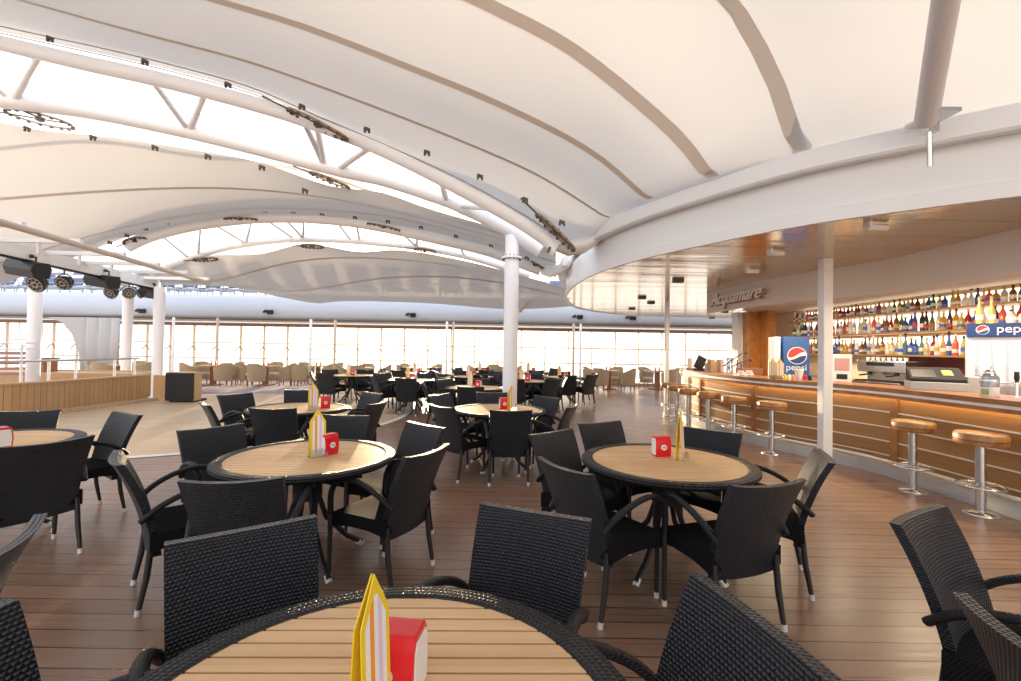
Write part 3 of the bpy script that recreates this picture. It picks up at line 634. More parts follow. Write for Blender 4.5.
# travel goes away from camera, left = outwards (towards guests)
ab(sweep(MB(), BP, [(0, .0), (0, 1.03), (-.10, 1.03), (-.10, 0)]), 'front_panel', 'barwood', bar)
for z in (.24, .42, .60, .80): ab(sweep(MB(), BP, [(.0, z - .007), (.012, z - .007), (.012, z + .007), (.0, z + .007)], smooth=False), 'steel_strip', 'line', bar)
ab(sweep(MB(), BP, [(.12, .99), (.12, 1.12), (-.55, 1.12), (-.55, 1.03), (.09, 1.03), (.09, .99)]), 'countertop', 'topwood', bar)
ab(sweep(MB(), BP, [(.12, 1.035), (.135, 1.035), (.135, 1.065), (.12, 1.065)], smooth=False), 'steel_nosing', 'line', bar)
ab(sweep(MB(), BP, [(.03, 1.01), (.07, 1.01), (.07, 1.028), (.03, 1.028)], smooth=False), 'light_strip', 'strip', bar)
ab(sweep(MB(), BP, [(.0, .0), (.14, .0), (.14, .15), (0, .18)], smooth=False), 'plinth', 'plinth', bar)
ab(MB().tube([Vector((p.x, p.y, .20)) for p in offset(BP, .17)], .022, 8), 'foot_rail', 'line', bar)
for i in (23, 41, 52):
    p = BP[i]; q = BP[i + 1]; an = math.atan2(q.y - p.y, q.x - p.x); ab(MB().box((p.x, p.y, .60), (.09, .06, .86), rz=an), 'panel_post', 'topwood', bar)
# work counter behind
tag(MB().box((6.75, 8.4, .5), (.7, 5.2, 1.0)).box((6.75, 8.4, 1.02), (.76, 5.2, .04), 1).build('back_counter', ['maroon', 'steel']), 'low service counter against the back wall of the bar under the shelves', 'counter')

# stools
def make_stool():
    o = thing('bar_stool', '', 'stool')
    mb = MB(); mb.lathe([(.175, .66), (.19, .675), (.192, .70)], n=28); mb.lathe([(.186, .70), (.186, .712)], n=28, mi=1); mb.lathe([(.192, .712), (.192, .75), (.18, .77), (0, .775)], n=28); mb.build('seat', ['seatwood', 'dseat'], o)
    MB().tube([(0, 0, .02), (0, 0, .665)], .04, 18).build('pole', 'steel', o)
    mb = MB(); mb.ring((0, 0, .27), .17, .011, 28, 6); mb.tube([(-.17, 0, .27), (.17, 0, .27)], .009, 6); mb.tube([(0, .17, .27), (0, -.17, .27)], .009, 6); mb.build('foot_ring', 'chrome', o)
    MB().lathe([(.13, 0), (.13, .012), (.05, .03)], n=24).build('base', 'steel', o)
    return o
st = make_stool(); kids(st)
sl_ = [((4.64, 4.48), 'nearest bar stool at the right edge of the view, round thick wooden seat'), ((4.61, 5.20), 'second bar stool from the right edge, in front of the wooden panel post'), ((4.04, 7.00), 'bar stool just left of the square white post'),
       ((3.83, 7.75), 'second bar stool left of the square white post'), ((3.72, 8.5), 'third bar stool left of the square white post'), ((3.62, 9.2), 'fourth bar stool left of the square white post'), ((3.68, 10.0), 'fifth bar stool left of the square white post'), ((3.78, 10.75), 'farthest of the bar stools, beside the slim far post')]
for i, ((x, y), lb) in enumerate(sl_):
    o = st if i == 0 else copy_tree(st); o.location = (x, y, 0); o.rotation_euler = (0, 0, .4 * i); o.scale = (1.05, 1.05, 1.03); tag(o, lb, 'stool', 'stools along the bar')
# posts
for (x, y, r, z, lb, m) in ((at(825.0, 400, d=6.2).x, 6.2, .064, ZC, 'square white post from floor to bar ceiling in front of the bar', 'white'), (at(666.3, 400, d=11.4).x, 11.4, .05, ZC, 'slim far post standing before the far bar stools', 'white')):
    o = thing('post', lb, 'post', (x, y, 0)); MB().box((0, 0, z / 2), (2 * r, 2 * r, z)).build('shaft', m, o, bevel=.01); MB().box((0, 0, .01), (2.4 * r, 2.4 * r, .02)).build('base_plate', 'steel', o)

# ceiling lamps
for i, (px, py, s, lb) in enumerate([(878, 227, .10, 'nearest white tube spotlight on the metal bar ceiling'), (777, 253, .09, 'white tube spotlight left of the square post'), (753, 271, .09, 'third white tube spotlight, farther in')]):
    p = at(px, py, z=ZC - .045); mb = MB(); mb.tube([(-s, 0, 0), (s, .02, 0)], .035, 12); mb.box((-s, 0, .02), (.03, .09, .09)); o = mb.build('ceiling_spotlight', 'whitep'); o.location = p; tag(o, lb, 'spotlight', 'tube spotlights on the bar ceiling')
for i, (px, py, lb) in enumerate([(678, 281, 'largest dark square fitting right of the slim far post top'), (642, 298, 'dark square fitting left of the slim far post'), (651, 303, 'second dark fitting left of the slim far post'), (632, 309, 'dark fitting farther toward the ceiling tip'), (725, 312, 'dark fitting under the bulkhead lettering'), (712, 318, 'dark fitting left of the one under the lettering'), (700, 321, 'dark fitting farthest along the row under the bulkhead')]):
    p = at(px, py, z=ZC - .02); s = .13; o = MB().box((0, 0, 0), (s * 1.4, s * .9, .06)).build('recessed_fitting', 'darkm'); o.location = p; tag(o, lb + ' on the metal ceiling', 'ceiling fitting', 'dark fittings on the bar ceiling')
for i, (px, py, z, lb) in enumerate([(878, 319, 2.5, ''), (936, 289, 2.5, ''), (998, 279, 2.5, ''), (938, 296, 2.5, ''), (800, 307, 2.5, '')]): pass
for i, (x, y) in enumerate([(5.5, 4.4), (5.5, 5.3), (5.55, 6.2), (5.2, 7.3), (5.0, 8.6), (5.0, 10)]):
    o = thing('downlight', 'bright square downlight under the lower bar ceiling, %s along the counter' % ['nearest the camera', 'second', 'third, behind the square post', 'fourth', 'fifth', 'farthest'][i], 'downlight', (x, y, 2.54))
    MB().box((0, 0, 0), (.22, .12, .08)).build('housing', 'whitep', o); MB().box((0, 0, -.045), (.18, .09, .01)).build('lamp_face', 'lampw', o)
    l = bpy.data.lights.new('bar_light', 'AREA'); l.energy = 26; l.size = .25; l.color = (1, .80, .55); lo = bpy.data.objects.new('bar_light', l); C.objects.link(lo); lo.location = (x, y, 2.47)

# bulkhead lettering
pa = at(700, 300, d=9.6); pb = at(768, 290, d=8.1)
iA = min(bk, key=lambda p: abs(p.y - 9.6)); iB = min(bk, key=lambda p: abs(p.y - 8.1))
pa = Vector((iA.x, iA.y, 2.62)); pb = Vector((iB.x, iB.y, 2.62)); dx_ = (pb - pa).normalized(); nn = Vector((dx_.y, -dx_.x, 0)); 
if nn.x > 0: nn = -nn
mx4 = Matrix(((dx_.x, 0, nn.x, (pa.x + pb.x) / 2 + nn.x * .10), (dx_.y, 0, nn.y, (pa.y + pb.y) / 2 + nn.y * .10), (0, 1, 0, 2.64), (0, 0, 0, 1)))
t = text('Acquamare', .36, 'whitep', None, mx4, 'bulkhead_lettering', .02, .5); mx5 = mx4.copy(); mx5.translation -= Vector((nn.x * .03, nn.y * .03, .02)); t2_ = text('Acquamare', .37, 'soffit', None, mx5, 'letter_backs', .03, .5); t2_.parent = t; t2_.matrix_parent_inverse = t.matrix_world.inverted() if False else mx4.inverted()
tag(t, 'raised cursive white lettering on the beige bulkhead over the bar', 'sign')

# shelves with bottles
SX = 6.85
shz = [1.55, 1.95, 2.30]
for i, z in enumerate(shz):
    o = thing('bottle_shelf', '%s long backlit wooden shelf of bottles on the bar back wall' % ['lowest', 'middle', 'topmost'][i], 'shelf', (SX, 8.4, z)); MB().box((.12, 0, -.015), (.34, 5.4, .03)).build('board', 'shelf', o)
    MB().box((.295, 0, .17 if i < 2 else .12), (.01, 5.3, .30 if i < 2 else .2)).build('backlit_panel', 'glow', o)
bc = [(.05, .18, .04), (.35, .02, .02), (.55, .28, .04), (.8, .78, .72), (.04, .03, .03), (.55, .45, .12), (.03, .08, .35), (.6, .55, .5), (.25, .09, .03), (.72, .12, .08)]
bn = ['green', 'dark red', 'amber', 'clear', 'black', 'yellow', 'blue', 'pale', 'brown', 'red']
BMt = []
for i, c in enumerate(bc): BMt.append(mat('bottle_%s' % bn[i].replace(' ', '_'), c, .12, spec=.7))
LB = [mat('label_white', (.85, .82, .75), .6), mat('label_gold', (.6, .42, .12), .5), mat('label_red', (.6, .05, .04), .5), mat('label_blue', (.08, .15, .5), .5)]
profs = [[(.036, 0), (.038, .02), (.038, .18), (.014, .23), (.013, .29), (.015, .31)], [(.042, 0), (.044, .02), (.044, .14), (.03, .18), (.014, .20), (.014, .26), (.017, .28)], [(.034, 0), (.034, .15), (.02, .21), (.013, .24), (.013, .32), (.015, .335)]]
cache = {}
def bottle_mesh(ci, li, pi_):
    cp = (ci * 7 + li * 3 + pi_) % 3; k = (ci, li, pi_)
    if k not in cache:
        pr = profs[pi_]; r = pr[1][0] + .0015; mb = MB(); mb.lathe(pr, n=10); mb.lathe([(r, .04 + .012 * cp), (r, .09 + .02 * cp)], n=10, mi=1); mb.lathe([(pr[-1][0] + .001, pr[-1][1] - .035), (pr[-1][0] + .001, pr[-1][1] + .002)], n=8, mi=2)
        o = mb.build('bottle', [BMt[ci], LB[li], [LB[0], LB[1], M['black']][cp]]); cache[k] = o.data; bpy.data.objects.remove(o)
    return cache[k]
for s_, z in enumerate(shz):
    y = 10.95; k = 0
    while y > 5.8:
        ci = random.randrange(10); li = random.choice([0, 0, 0, 0, 1, 1, 2, 3]); pi_ = random.randrange(3)
        if y < 6.6 and s_ == 0: ci = random.choice([7, 2, 3])
        me = bottle_mesh(ci, li, pi_); o = bpy.data.objects.new('bottle', me); C.objects.link(o); o.location = (SX + .02 + random.uniform(-.02, .02), y, z); o.rotation_euler = (0, 0, random.random() * 6)
        q_ = random.uniform(.92, 1.15); o.scale = (1, 1, .7 * q_) if s_ == 2 else (1.05, 1.05, q_)
        tag(o, '%s bottle, %s from the left end of the %s shelf behind the bar' % (bn[ci], ordn(k), ['lowest', 'middle', 'topmost'][s_]), 'bottle', 'bottles on the bar shelves')
        y -= random.uniform(.088, .108); k += 1

# back-bar pillar and walls at the far end
for (px, wd, dd, m, lb) in ((752, .34, 11.6, 'pillar', 'reddish brown wooden pillar at the far end of the bar back wall'), (768, .22, 11.3, 'pillar', 'narrower amber wooden pillar right of the reddish pillar'), (737, .12, 11.9, 'white', 'white pier left of the reddish wooden pillar')):
    p = at(px, 350, d=dd); o = MB().box((0, 0, 1.29), (wd, .3, 2.58)).build('pillar', m); o.location = (p.x, p.y, 0); tag(o, lb, 'pillar')

# cola cooler
def facing(p): return math.atan2(p.x, -p.y) * 0
pf = at(792, 360, d=8.9); rzf = -math.atan2(pf.x, pf.y) * .55
fr_ = thing('drinks_cooler', 'tall blue drinks cooler with round red white and blue logo behind the bar counter', 'cooler', (pf.x, pf.y, 0), rzf)
MB().box((0.01, 0, .93), (.44, .5, 1.86)).build('cabinet', 'pblue', fr_, bevel=.01); MB().box((-.30, .05, .93), (.10, .5, 1.86)).build('side_panel', 'white', fr_)
def logo(par, c, r, rx=pi / 2):
    T = Matrix.Translation(c) @ Matrix.Rotation(rx, 4, 'X')
    def poly(pts, z0, z1, m, nm): mb = MB(); mb.prism(pts, z0, z1, 0, T); o = mb.build(nm, m, par); return o
    poly([(r * 1.1 * math.cos(a), r * 1.1 * math.sin(a)) for a in [2 * pi * k / 32 for k in range(32)]], 0, .004, 'whitep', 'logo_disc')
    w1 = lambda x: .12 * r + .30 * x + .15 * r * math.sin(3 * x / r); w2 = lambda x: -.28 * r + .22 * x + .12 * r * math.sin(2.6 * x / r)
    up_ = []; 
    xs_ = [r * .99 * (-1 + 2 * k / 20) for k in range(21)]
    U = [(x, math.sqrt(max(0, r * r - x * x))) for x in xs_]; Lw = [(x, max(min(w1(x), math.sqrt(max(0, r * r - x * x)) - .001), -math.sqrt(max(0, r * r - x * x)))) for x in xs_]
    poly(U + Lw[::-1], .004, .007, 'pred', 'logo_red')
    Lo = [(x, -math.sqrt(max(0, r * r - x * x))) for x in xs_]; W2 = [(x, min(max(w2(x), -math.sqrt(max(0, r * r - x * x)) + .001), math.sqrt(max(0, r * r - x * x)))) for x in xs_]
    poly(W2 + Lo[::-1], .004, .007, 'pdark', 'logo_blue')
logo(fr_, (.02, -.252, 1.50), .15)
fm = Matrix.Translation((0.01, -.254, 1.27)) @ Matrix.Rotation(pi / 2, 4, 'X')
o = text('pepsi', .17, 'whitep', None, Matrix()); o.parent = fr_; o.matrix_local = fm
# top sign + glass fridge at right
ps = at(1003, 329, d=5.7)
sg = thing('lit_sign', 'long blue drinks sign with small round logo and white lettering at the right edge', 'sign', (ps.x + .25, ps.y, 1.80), -.75)
MB().box((0, 0, .085), (1.0, .30, .17)).build('sign_box', 'pdark2', sg)
logo(sg, (-.36, -.152, .085), .055)
o = text('pepsi', .145, 'whitep', None, Matrix()); o.parent = sg; o.matrix_local = Matrix.Translation((-.09, -.153, .095)) @ Matrix.Rotation(pi / 2, 4, 'X')
dc = thing('display_fridge', 'glass fronted fridge with pale strips under the blue sign at the right edge', 'fridge', (ps.x + .25, ps.y, 0), -.75)
MB().box((0, .16, .9), (1.0, .5, 1.79)).build('cabinet', 'white', dc); MB().box((0, -.10, 1.40), (.86, .012, .7)).build('glass_door', 'acrylic', dc)
mb = MB()
for k in range(7): mb.box((-.40 + .13 * k, -.115, 1.4), (.012, .012, .72))
mb.build('door_bars', 'steel', dc)
for k, (dx, h_, ci) in enumerate([(-.38, .34, 5), (-.27, .34, 5), (-.1, .2, 7), (0.0, .2, 7), (.1, .2, 7)]):
    p = Matrix.Rotation(-.75, 3, 'Z') @ Vector((dx, -.02, 0)); me = bottle_mesh(ci, 0, 2 if h_ > .3 else 1); o = bpy.data.objects.new('bottle', me); C.objects.link(o); o.location = (ps.x + .25 + p.x, ps.y + p.y, 1.97); o.scale = (1.1, 1.1, h_ / .32)
    tag(o, ['tall yellow bottle at the left corner on top of the blue sign', 'tall yellow bottle, second on top of the blue sign', 'small pale bottle in the middle on top of the blue sign', 'small pale bottle right of the middle one on the blue sign', 'small pale bottle, last on top of the blue sign'][k], 'bottle', 'bottles on the sign')

# coffee machine
p = at(880, 384, d=7.9); cm = thing('coffee_machine', 'steel espresso machine on the back counter under the lowest shelf', 'coffee machine', (6.55, 7.85, 1.04), 2 * pi - pi / 2 + .12)
MB().box((0, 0, .30), (.9, .36, .2)).box((0, .12, .1), (.9, .2, .2)).box((0, -.08, .02), (.9, .4, .04)).build('body', 'steel', cm, bevel=.01)
MB().box((0, -.1, .05), (.8, .34, .02)).build('drip_tray', 'black', cm); mb = MB()
for sx_ in (-.25, .25): mb.tube([(sx_, -.12, .2), (sx_, -.12, .15)], .04, 12); mb.tube([(sx_, -.14, .16), (sx_, -.32, .14)], .015, 8)
mb.build('portafilters', 'black', cm)
mb = MB()
for k in range(8): mb.lathe([(.025, .40), (.035, .46)], (-.38 + .1 * k, -.02, 0), 10)
mb.build('cup_row', 'whitep', cm)
MB().box((0, -.185, .34), (.5, .01, .06)).build('control_strip', 'black', cm)
# glass fronted dispenser
p = at(841, 381, d=8.3); o = thing('drink_dispenser', 'white drink dispenser right of the square white post behind the bar', 'dispenser', (p.x, p.y, 1.04), -.55)
MB().box((0, .0, .25), (.3, .3, .5)).build('body', 'whitep', o, bevel=.01); MB().box((0, -.155, .32), (.22, .01, .22)).build('front_picture', 'flyer', o); MB().box((0, -.155, .10), (.16, .01, .09)).build('outlet', 'black', o)
# stand under it is the back counter's corner block
tag(MB().box((p.x, p.y, .52), (.5, .5, 1.04)).build('stand', 'maroon'), 'dark stand carrying the white drink dispenser', 'stand')
# cash register
rg = thing('cash_register', 'grey and black cash register on the counter with a yellow key patch', 'cash register', (5.33, 5.7, 1.12), -pi / 2 + .55)
rg.rotation_euler = (0, 0, -.6); rg.scale = (1.15, 1.15, 1.25)
mb = MB(); mb.box((0, 0, .04), (.46, .40, .08)); mb.build('drawer_base', 'grey', rg, bevel=.006)
def wedge(mb, x0, x1, y0, y1, z0, za, zb, mi=0): return mb.add([(x0, y0, z0), (x1, y0, z0), (x1, y1, z0), (x0, y1, z0), (x0, y0, za), (x1, y0, za), (x1, y1, zb), (x0, y1, zb)], [(3, 2, 1, 0), (4, 5, 6, 7), (0, 1, 5, 4), (1, 2, 6, 5), (2, 3, 7, 6), (3, 0, 4, 7)], mi)
wedge(MB(), -.22, .22, -.18, .17, .08, .11, .22).build('housing', 'dgrey', rg)
wedge(MB(), .06, .14, -.06, .06, .13, .152, .193).build('key_patch', 'yel', rg); wedge(MB(), -.20, -.0, -.14, .08, .125, .127, .197).build('keyboard', 'black', rg)
MB().box((.33, .02, .07), (.2, .36, .14)).build('printer', 'grey', rg)
# jar, tap, small bar items
p = at(977, 392, z=1.12); o = thing('glass_jar', 'big glass drinks jar with metal lid and green label on the counter', 'jar', (5.12, 4.85, 1.12))
MB().lathe([(.07, 0), (.075, .01), (.075, .10)], n=20).build('label_band', 'whitep', o); MB().box((-.068, -.02, .05), (.02, .06, .06), rz=.6).build('green_label', 'green', o)
MB().lathe([(.07, .10), (.08, .16), (.075, .21), (.045, .24)], n=20).build('glass_body', 'jar', o); MB().lathe([(.046, .24), (.05, .26), (.03, .285)], n=20).build('lid', 'chrome', o)
o = thing('beer_tap', 'beer tap with black handle and horizontal chrome spout at the right edge', 'tap', (5.3, 4.75, 1.12)); mb = MB(); mb.tube([(0, 0, 0), (0, 0, .16)], .014, 8); mb.tube([(-.12, .06, .155), (.04, -.02, .15), (.05, -.03, .10)], .011, 8); mb.lathe([(.05, 0), (.05, .01)], n=16); mb.build('pipe', 'chrome', o); MB().tube([(0, 0, .16), (0, 0, .20), (0, 0, .27)], [.012, .022, .018], 10).build('handle', 'black', o)

def card(mb_s=1):
    pass
def menu_card(label, loc, rz, cat='menu card', group=None):
    o = thing('menu_card', label, cat, loc, rz, group)
    out = [(-.055, 0), (.055, 0), (.055, .25), (.0, .34), (-.055, .25)]; inn = [(-.04, .02), (.04, .02), (.04, .245), (.0, .31), (-.04, .245)]
    for sgn, nm in ((-1, 'front_board'), (1, 'rear_board')):
        T = Matrix.Translation((0, sgn * .022, 0)) @ Matrix.Rotation(sgn * .055, 4, 'X') @ Matrix.Rotation(pi / 2, 4, 'X')
        mb = MB(); mb.prism(out, -.0015, .0015, 0, T)
        zf = (.0016, .0026) if sgn < 0 else (-.0026, -.0016)
        k = 5; 
        for q in range(k):
            x0 = -.04 + .08 * q / k; x1 = -.04 + .08 * (q + 1) / k; tp = lambda x: .245 + .065 * (1 - abs(x) / .04)
            mb.prism([(x0, .02), (x1, .02), (x1, tp(x1)), (x0, tp(x0))], zf[0], zf[1], [1, 2, 1, 3, 1][q], T)
        mb.build(nm, ['yellow', 'whitep', 'orange', 'pink'], o)
    mb = MB(); mb.box((0, 0, .004), (.13, .11, .004)); mb.box((0, -.046, .03), (.12, .003, .055), rx=-.35); mb.build('acrylic_foot', 'acrylic', o)
    return o
def dispenser(label, loc, rz, group=None):
    o = thing('napkin_dispenser', label, 'napkin dispenser', loc, rz, group); o.scale = (.82, .80, 1)
    mb = MB(); pr_ = [(-.05, 0), (.05, 0), (.058, .06), (.052, .125), (.035, .15), (-.035, .15), (-.052, .125), (-.058, .06)]
    mb.add([(-.072, y, z) for y, z in pr_] + [(.072, y, z) for y, z in pr_], [tuple(range(7, -1, -1)), tuple(range(8, 16))] + [(i, (i + 1) % 8, 8 + (i + 1) % 8, 8 + i) for i in range(8)]); mb.build('shell', 'red', o, bevel=.004)
    for s_ in (-1, 1): MB().prism([(-.04, .012), (.04, .012), (.046, .06), (.042, .115), (.03, .135), (-.03, .135), (-.042, .115), (-.046, .06)], 0, .003, 0, Matrix.Translation((s_ * .0725 - (.003 if s_ < 0 else 0), 0, 0)) @ Matrix(((0, 0, 1, 0), (1, 0, 0, 0), (0, 1, 0, 0), (0, 0, 0, 1)))).build('napkin_face', 'whitep', o)
    for s_ in (-1, 1):
        T = Matrix.Translation((0, s_ * .0575, .072)) @ Matrix.Rotation(pi / 2, 4, 'X')
        b_ = MB().prism([(.028 * math.cos(a), .021 * math.sin(a)) for a in [2 * pi * k / 24 for k in range(24)]], -.003, .003, 0, T).build('badge', 'whitep', o)
        mb = MB()
        for q in range(4): mb.box((-.012 + .008 * q, s_ * .0612, .072), (.005, .001, .009 + .004 * (q % 2)))
        mb.build('badge_mark', 'darkm', b_)
    return o
# items on the bar
def ctop(px, d): q = at(px, 380, d=d); return (q.x, q.y, 1.12)
menu_card('yellow menu card on the bar counter left of the blue cooler, left one', ctop(772.5, 7.6), -.4); menu_card('yellow menu card on the bar counter touching the blue cooler view, right one', ctop(780, 7.5), -.4)
def lathe_item(name, label, cat, loc, prof, m, extra=None):
    o = MB().lathe(prof, n=14).build(name, m); o.location = loc; return tag(o, label, cat)
lathe_item('cup_holder', 'white cup with dark rim on the counter before the blue cooler', 'cup', ctop(799, 7.3), [(.04, 0), (.065, .15), (.068, .17), (.06, .17)], 'whitep')
for k, (px, c_, lb) in enumerate([(785, 'yellow', 'small yellow sauce pot on the counter left of the white cup'), (789, 'whitep', 'small white sauce pot on the counter between the yellow pot and the cup'), (793, 'orange', 'small orange sauce pot beside the white cup'), (805, 'red', 'small red pot on the counter right of the white cup'), (810, 'black', 'small black pot on the counter left of the square post')]):
    lathe_item('sauce_pot', lb, 'sauce pot', ctop(px, 7.25), [(.025, 0), (.03, .06), (.02, .08), (.0, .09)], c_)
lathe_item('dark_jug', 'dark jug on the counter right of the square white post', 'jug', (4.72, 6.75, 1.12), [(.05, 0), (.055, .12), (.035, .2), (.04, .23)], 'black')
# clutter at far end of the bar
o = thing('till_screen', 'slanted dark till screen standing on the far end of the bar', 'screen', ctop(700, 10.3), .2); MB().box((0, 0, .17), (.22, .03, .30), ry=.45).build('screen', 'dgrey', o); MB().box((-.02, 0, .02), (.2, .18, .04)).build('foot', 'black', o)
o = thing('napkin_stand', 'tan upright holder at the far left end of the bar top', 'holder', ctop(689.5, 11.0), 0); MB().box((0, 0, .14), (.09, .06, .26)).build('holder', 'tan', o); MB().box((0, 0, .01), (.24, .2, .02)).build('tray', 'dseat', o)
mb = MB()
for k in range(7): mb.box((random.uniform(-.28, .28), random.uniform(-.08, .08), .09 + .02 * (k % 3)), (.12, .1, .18 + .04 * (k % 3)), k % 2, rz=k)
o = mb.build('snack_basket', ['tan', 'boxw']); o.location = ctop(716, 9.9); tag(o, 'heap of tan packets in a basket on the far part of the bar', 'basket')
for k, (px, d_, lb) in enumerate([(737, 9.3, 'long upper'), (741, 9.1, 'short lower')]):
    q = ctop(px, d_); mb = MB(); mb.tube([(-.28 + .1 * k, 0, .14), (.15, 0, .44 - .14 * k)], .012, 6); mb.tube([(.15, 0, .44 - .14 * k), (.2, 0, .40 - .14 * k)], .03, 6); mb.tube([(0, 0, 0), (0, 0, .27 - .06 * k)], .012, 6); o = mb.build('lamp_arm', 'darkm'); o.location = q; tag(o, lb + ' slanting dark arm on a stem at the far part of the bar', 'lamp arm')
lathe_item('blender', 'small blender with steel collar on the far part of the bar', 'blender', ctop(729.5, 9.4), [(.07, 0), (.06, .12), (.05, .14), (.07, .30), (.07, .31)], 'steel')
o = MB().box((0, 0, .06), (.42, .2, .12)).build('wooden_tray', 'doorw'); o.location = ctop(744, 8.9); o.location.x += .1; tag(o, 'reddish wooden tray box on the bar left of the pillar', 'tray')
for k, (px, lb) in enumerate([(741, 'white folded napkins left pile in front of the wooden tray box'), (749, 'white folded napkins right pile in front of the wooden tray box')]):
    mb = MB()
    for q in range(3): mb.box((0, 0, .02 + .03 * q), (.12 - .03 * q, .1, .025), rz=.5 * q)
    o = mb.build('napkin_pile', 'whitep'); o.location = ctop(px, 8.4); tag(o, lb, 'napkins')

# ================================================================== TABLES AND CHAIRS
TR = .61; TI = .53
def make_table():
    o = thing('round_table', '', 'table')
    mb = MB(); n = 64
    prof = [(TI, .722), (TI, .752), (TI + .015, .757), (TR - .02, .757), (TR, .748), (TR + .002, .728), (TR - .015, .712), (TI, .712)]
    vs = []; fs = []; uvs = []
    m_ = len(prof)
    for k in range(n):
        a = 2 * pi * k / n
        for r, z in prof: vs.append((r * math.cos(a), r * math.sin(a), z))
    acc = [0]
    for q in range(m_): a_, b_ = prof[q], prof[(q + 1) % m_]; acc.append(acc[-1] + math.hypot(a_[0] - b_[0], a_[1] - b_[1]))
    for k in range(n):
        for q in range(m_):
            q2 = (q + 1) % m_; fs.append((k * m_ + q, k * m_ + q2, ((k + 1) % n) * m_ + q2, ((k + 1) % n) * m_ + q))
            u0 = k * 2 * pi * TR / n; u1 = u0 + 2 * pi * TR / n; uvs.append([(u0, acc[q]), (u0, acc[q + 1]), (u1, acc[q + 1]), (u1, acc[q])])
    mb.add(vs, fs, 0, uvs, False); mb.build('woven_rim', 'rimw', o)
    # slats
    mb = MB(); y = -TI + .0; p_ = .055
    nsl = 19; p_ = 2 * TI / nsl
    for i in range(nsl):
        y0 = -TI + i * p_ + .004; y1 = y0 + p_ - .008
        top = []
        for yy in [y0 + (y1 - y0) * j / 4 for j in range(5)]: top.append((math.sqrt(max(0, TI * TI - yy * yy)), yy))
        poly = [(x, yy) for x, yy in top] + [(-x, yy) for x, yy in top[::-1]]
        mb.prism(poly, .738, .7505)
    mb.build('slatted_top', 'teak', o)
    MB().lathe([(TI - .001, .715), (TI - .001, .733)], n=48).build('underframe', 'leg', o)
    hub = MB().lathe([(.10, .45), (.10, .715)], n=16).build('hub', 'leg', o)
    for k in range(4):
        a = pi / 4 + k * pi / 2; c_, s_ = math.cos(a), math.sin(a)
        lg = MB().tube([(r * c_, r * s_, z) for r, z in ((.07, .70), (.08, .45), (.14, .28), (.30, .10), (.42, .02))], .02, 8).build('leg', 'leg', o)
        MB().tube([(.39 * c_, .39 * s_, .035), (.425 * c_, .425 * s_, .0)], .023, 10).build('foot_cap', 'cap', lg)
    return o
def bez(p, n=6): return catmull([Vector(q) for q in p], n)
def make_chair():
    o = thing('woven_armchair', '', 'chair')
    # backrest: curved, leaning, boxed edges
    def yb(z): t = (z - .31) / .56; return -.18 - .055 * t - .125 * t ** 2
    def hw(z): t = (z - .31) / .56; return .214 + .028 * t
    mb = MB(); nz_, nx_ = 14, 10
    F = []; B = []
    for i in range(nz_ + 1):
        z = .31 + .56 * i / nz_; rF = []; rB = []
        for j in range(nx_ + 1):
            s_ = -1 + 2 * j / nx_; x = hw(z) * s_; cv = .028 * s_ * s_
            zz = z - (.012 * (1 - s_ * s_) if i == nz_ else 0) 
            rF.append(Vector((x, yb(z) + .02 + cv, zz))); rB.append(Vector((x, yb(z) - .02 + cv, zz)))
        F.append(rF); B.append(rB)
    uvf = lambda i, j: (j * .047, i * .04)
    mb.grid(F, 0, True, uvf); mb.grid([r[::-1] for r in B], 0, True, uvf)
    uve = lambda i, j: (i * .033, j * .04)
    mb.grid([[r[0] for r in B], [r[0] for r in F]], 0, False, uve); mb.grid([[r[-1] for r in F], [r[-1] for r in B]], 0, False, uve)
    uvt = lambda i, j: (j * .047, i * .033)
    mb.grid([F[-1], B[-1]], 0, False, uvt); mb.grid([B[0], F[0]], 0, False, uvt)
    mb.build('backrest', 'weave', o)
    # seat: slightly dished top and arched skirt
    mb = MB(); top = []; 
    for i in range(9):
        y = -.19 + .45 * i / 8; row = []
        for j in range(9):
            s_ = -1 + j / 4; x = .245 * s_; row.append(Vector((x, y, .452 - .012 * (1 - s_ * s_) * math.sin(pi * i / 8) - (.012 if i == 8 else 0))))
        top.append(row)
    mb.grid(top)
    def skirt(pts):
        n_ = len(pts); lo = []
        for k, p in enumerate(pts): lo.append(Vector((p.x, p.y, .345 + .03 * math.sin(pi * k / (n_ - 1)))))
        mb.grid([pts, lo], smooth=False)
        return lo
    skirt([r[0] for r in top]); skirt([r[-1] for r in top]); skirt(top[-1]); skirt(top[0])
    mb.add([(-.244, -.19, .37), (.244, -.19, .37), (.244, .255, .37), (-.244, .255, .37)], [(0, 1, 2, 3)])
    mb.build('seat', 'weave_seat', o)
    for s_ in (-1, 1):
        pth = bez([(s_ * .232, -.235, .53), (s_ * .258, -.14, .612), (s_ * .270, -.02, .668), (s_ * .274, .10, .688), (s_ * .274, .19, .658), (s_ * .272, .242, .57), (s_ * .264, .25, .44)], 4)
        MB().tube(pth, .022, 8, flat=.8).build('arm', 'weave_arm', o)
        for nm, pts in (('leg', [(s_ * .264, .25, .45), (s_ * .258, .262, .03)]), ('leg', [(s_ * .215, -.18, .40), (s_ * .218, -.20, .2), (s_ * .222, -.232, .03)])):
            lg = MB().tube(pts, [.0175] * (len(pts) - 1) + [.014], 8).build(nm, 'leg', o)
            e = Vector(pts[-1]); MB().tube([e + Vector((0, 0, .005)), (e.x, e.y - (.004 if e.y < 0 else 0), 0)], .0165, 10).build('foot_cap', 'cap', lg)
    return o
tb0 = make_table(); ch0 = make_chair()
used = {'t': False, 'c': False}
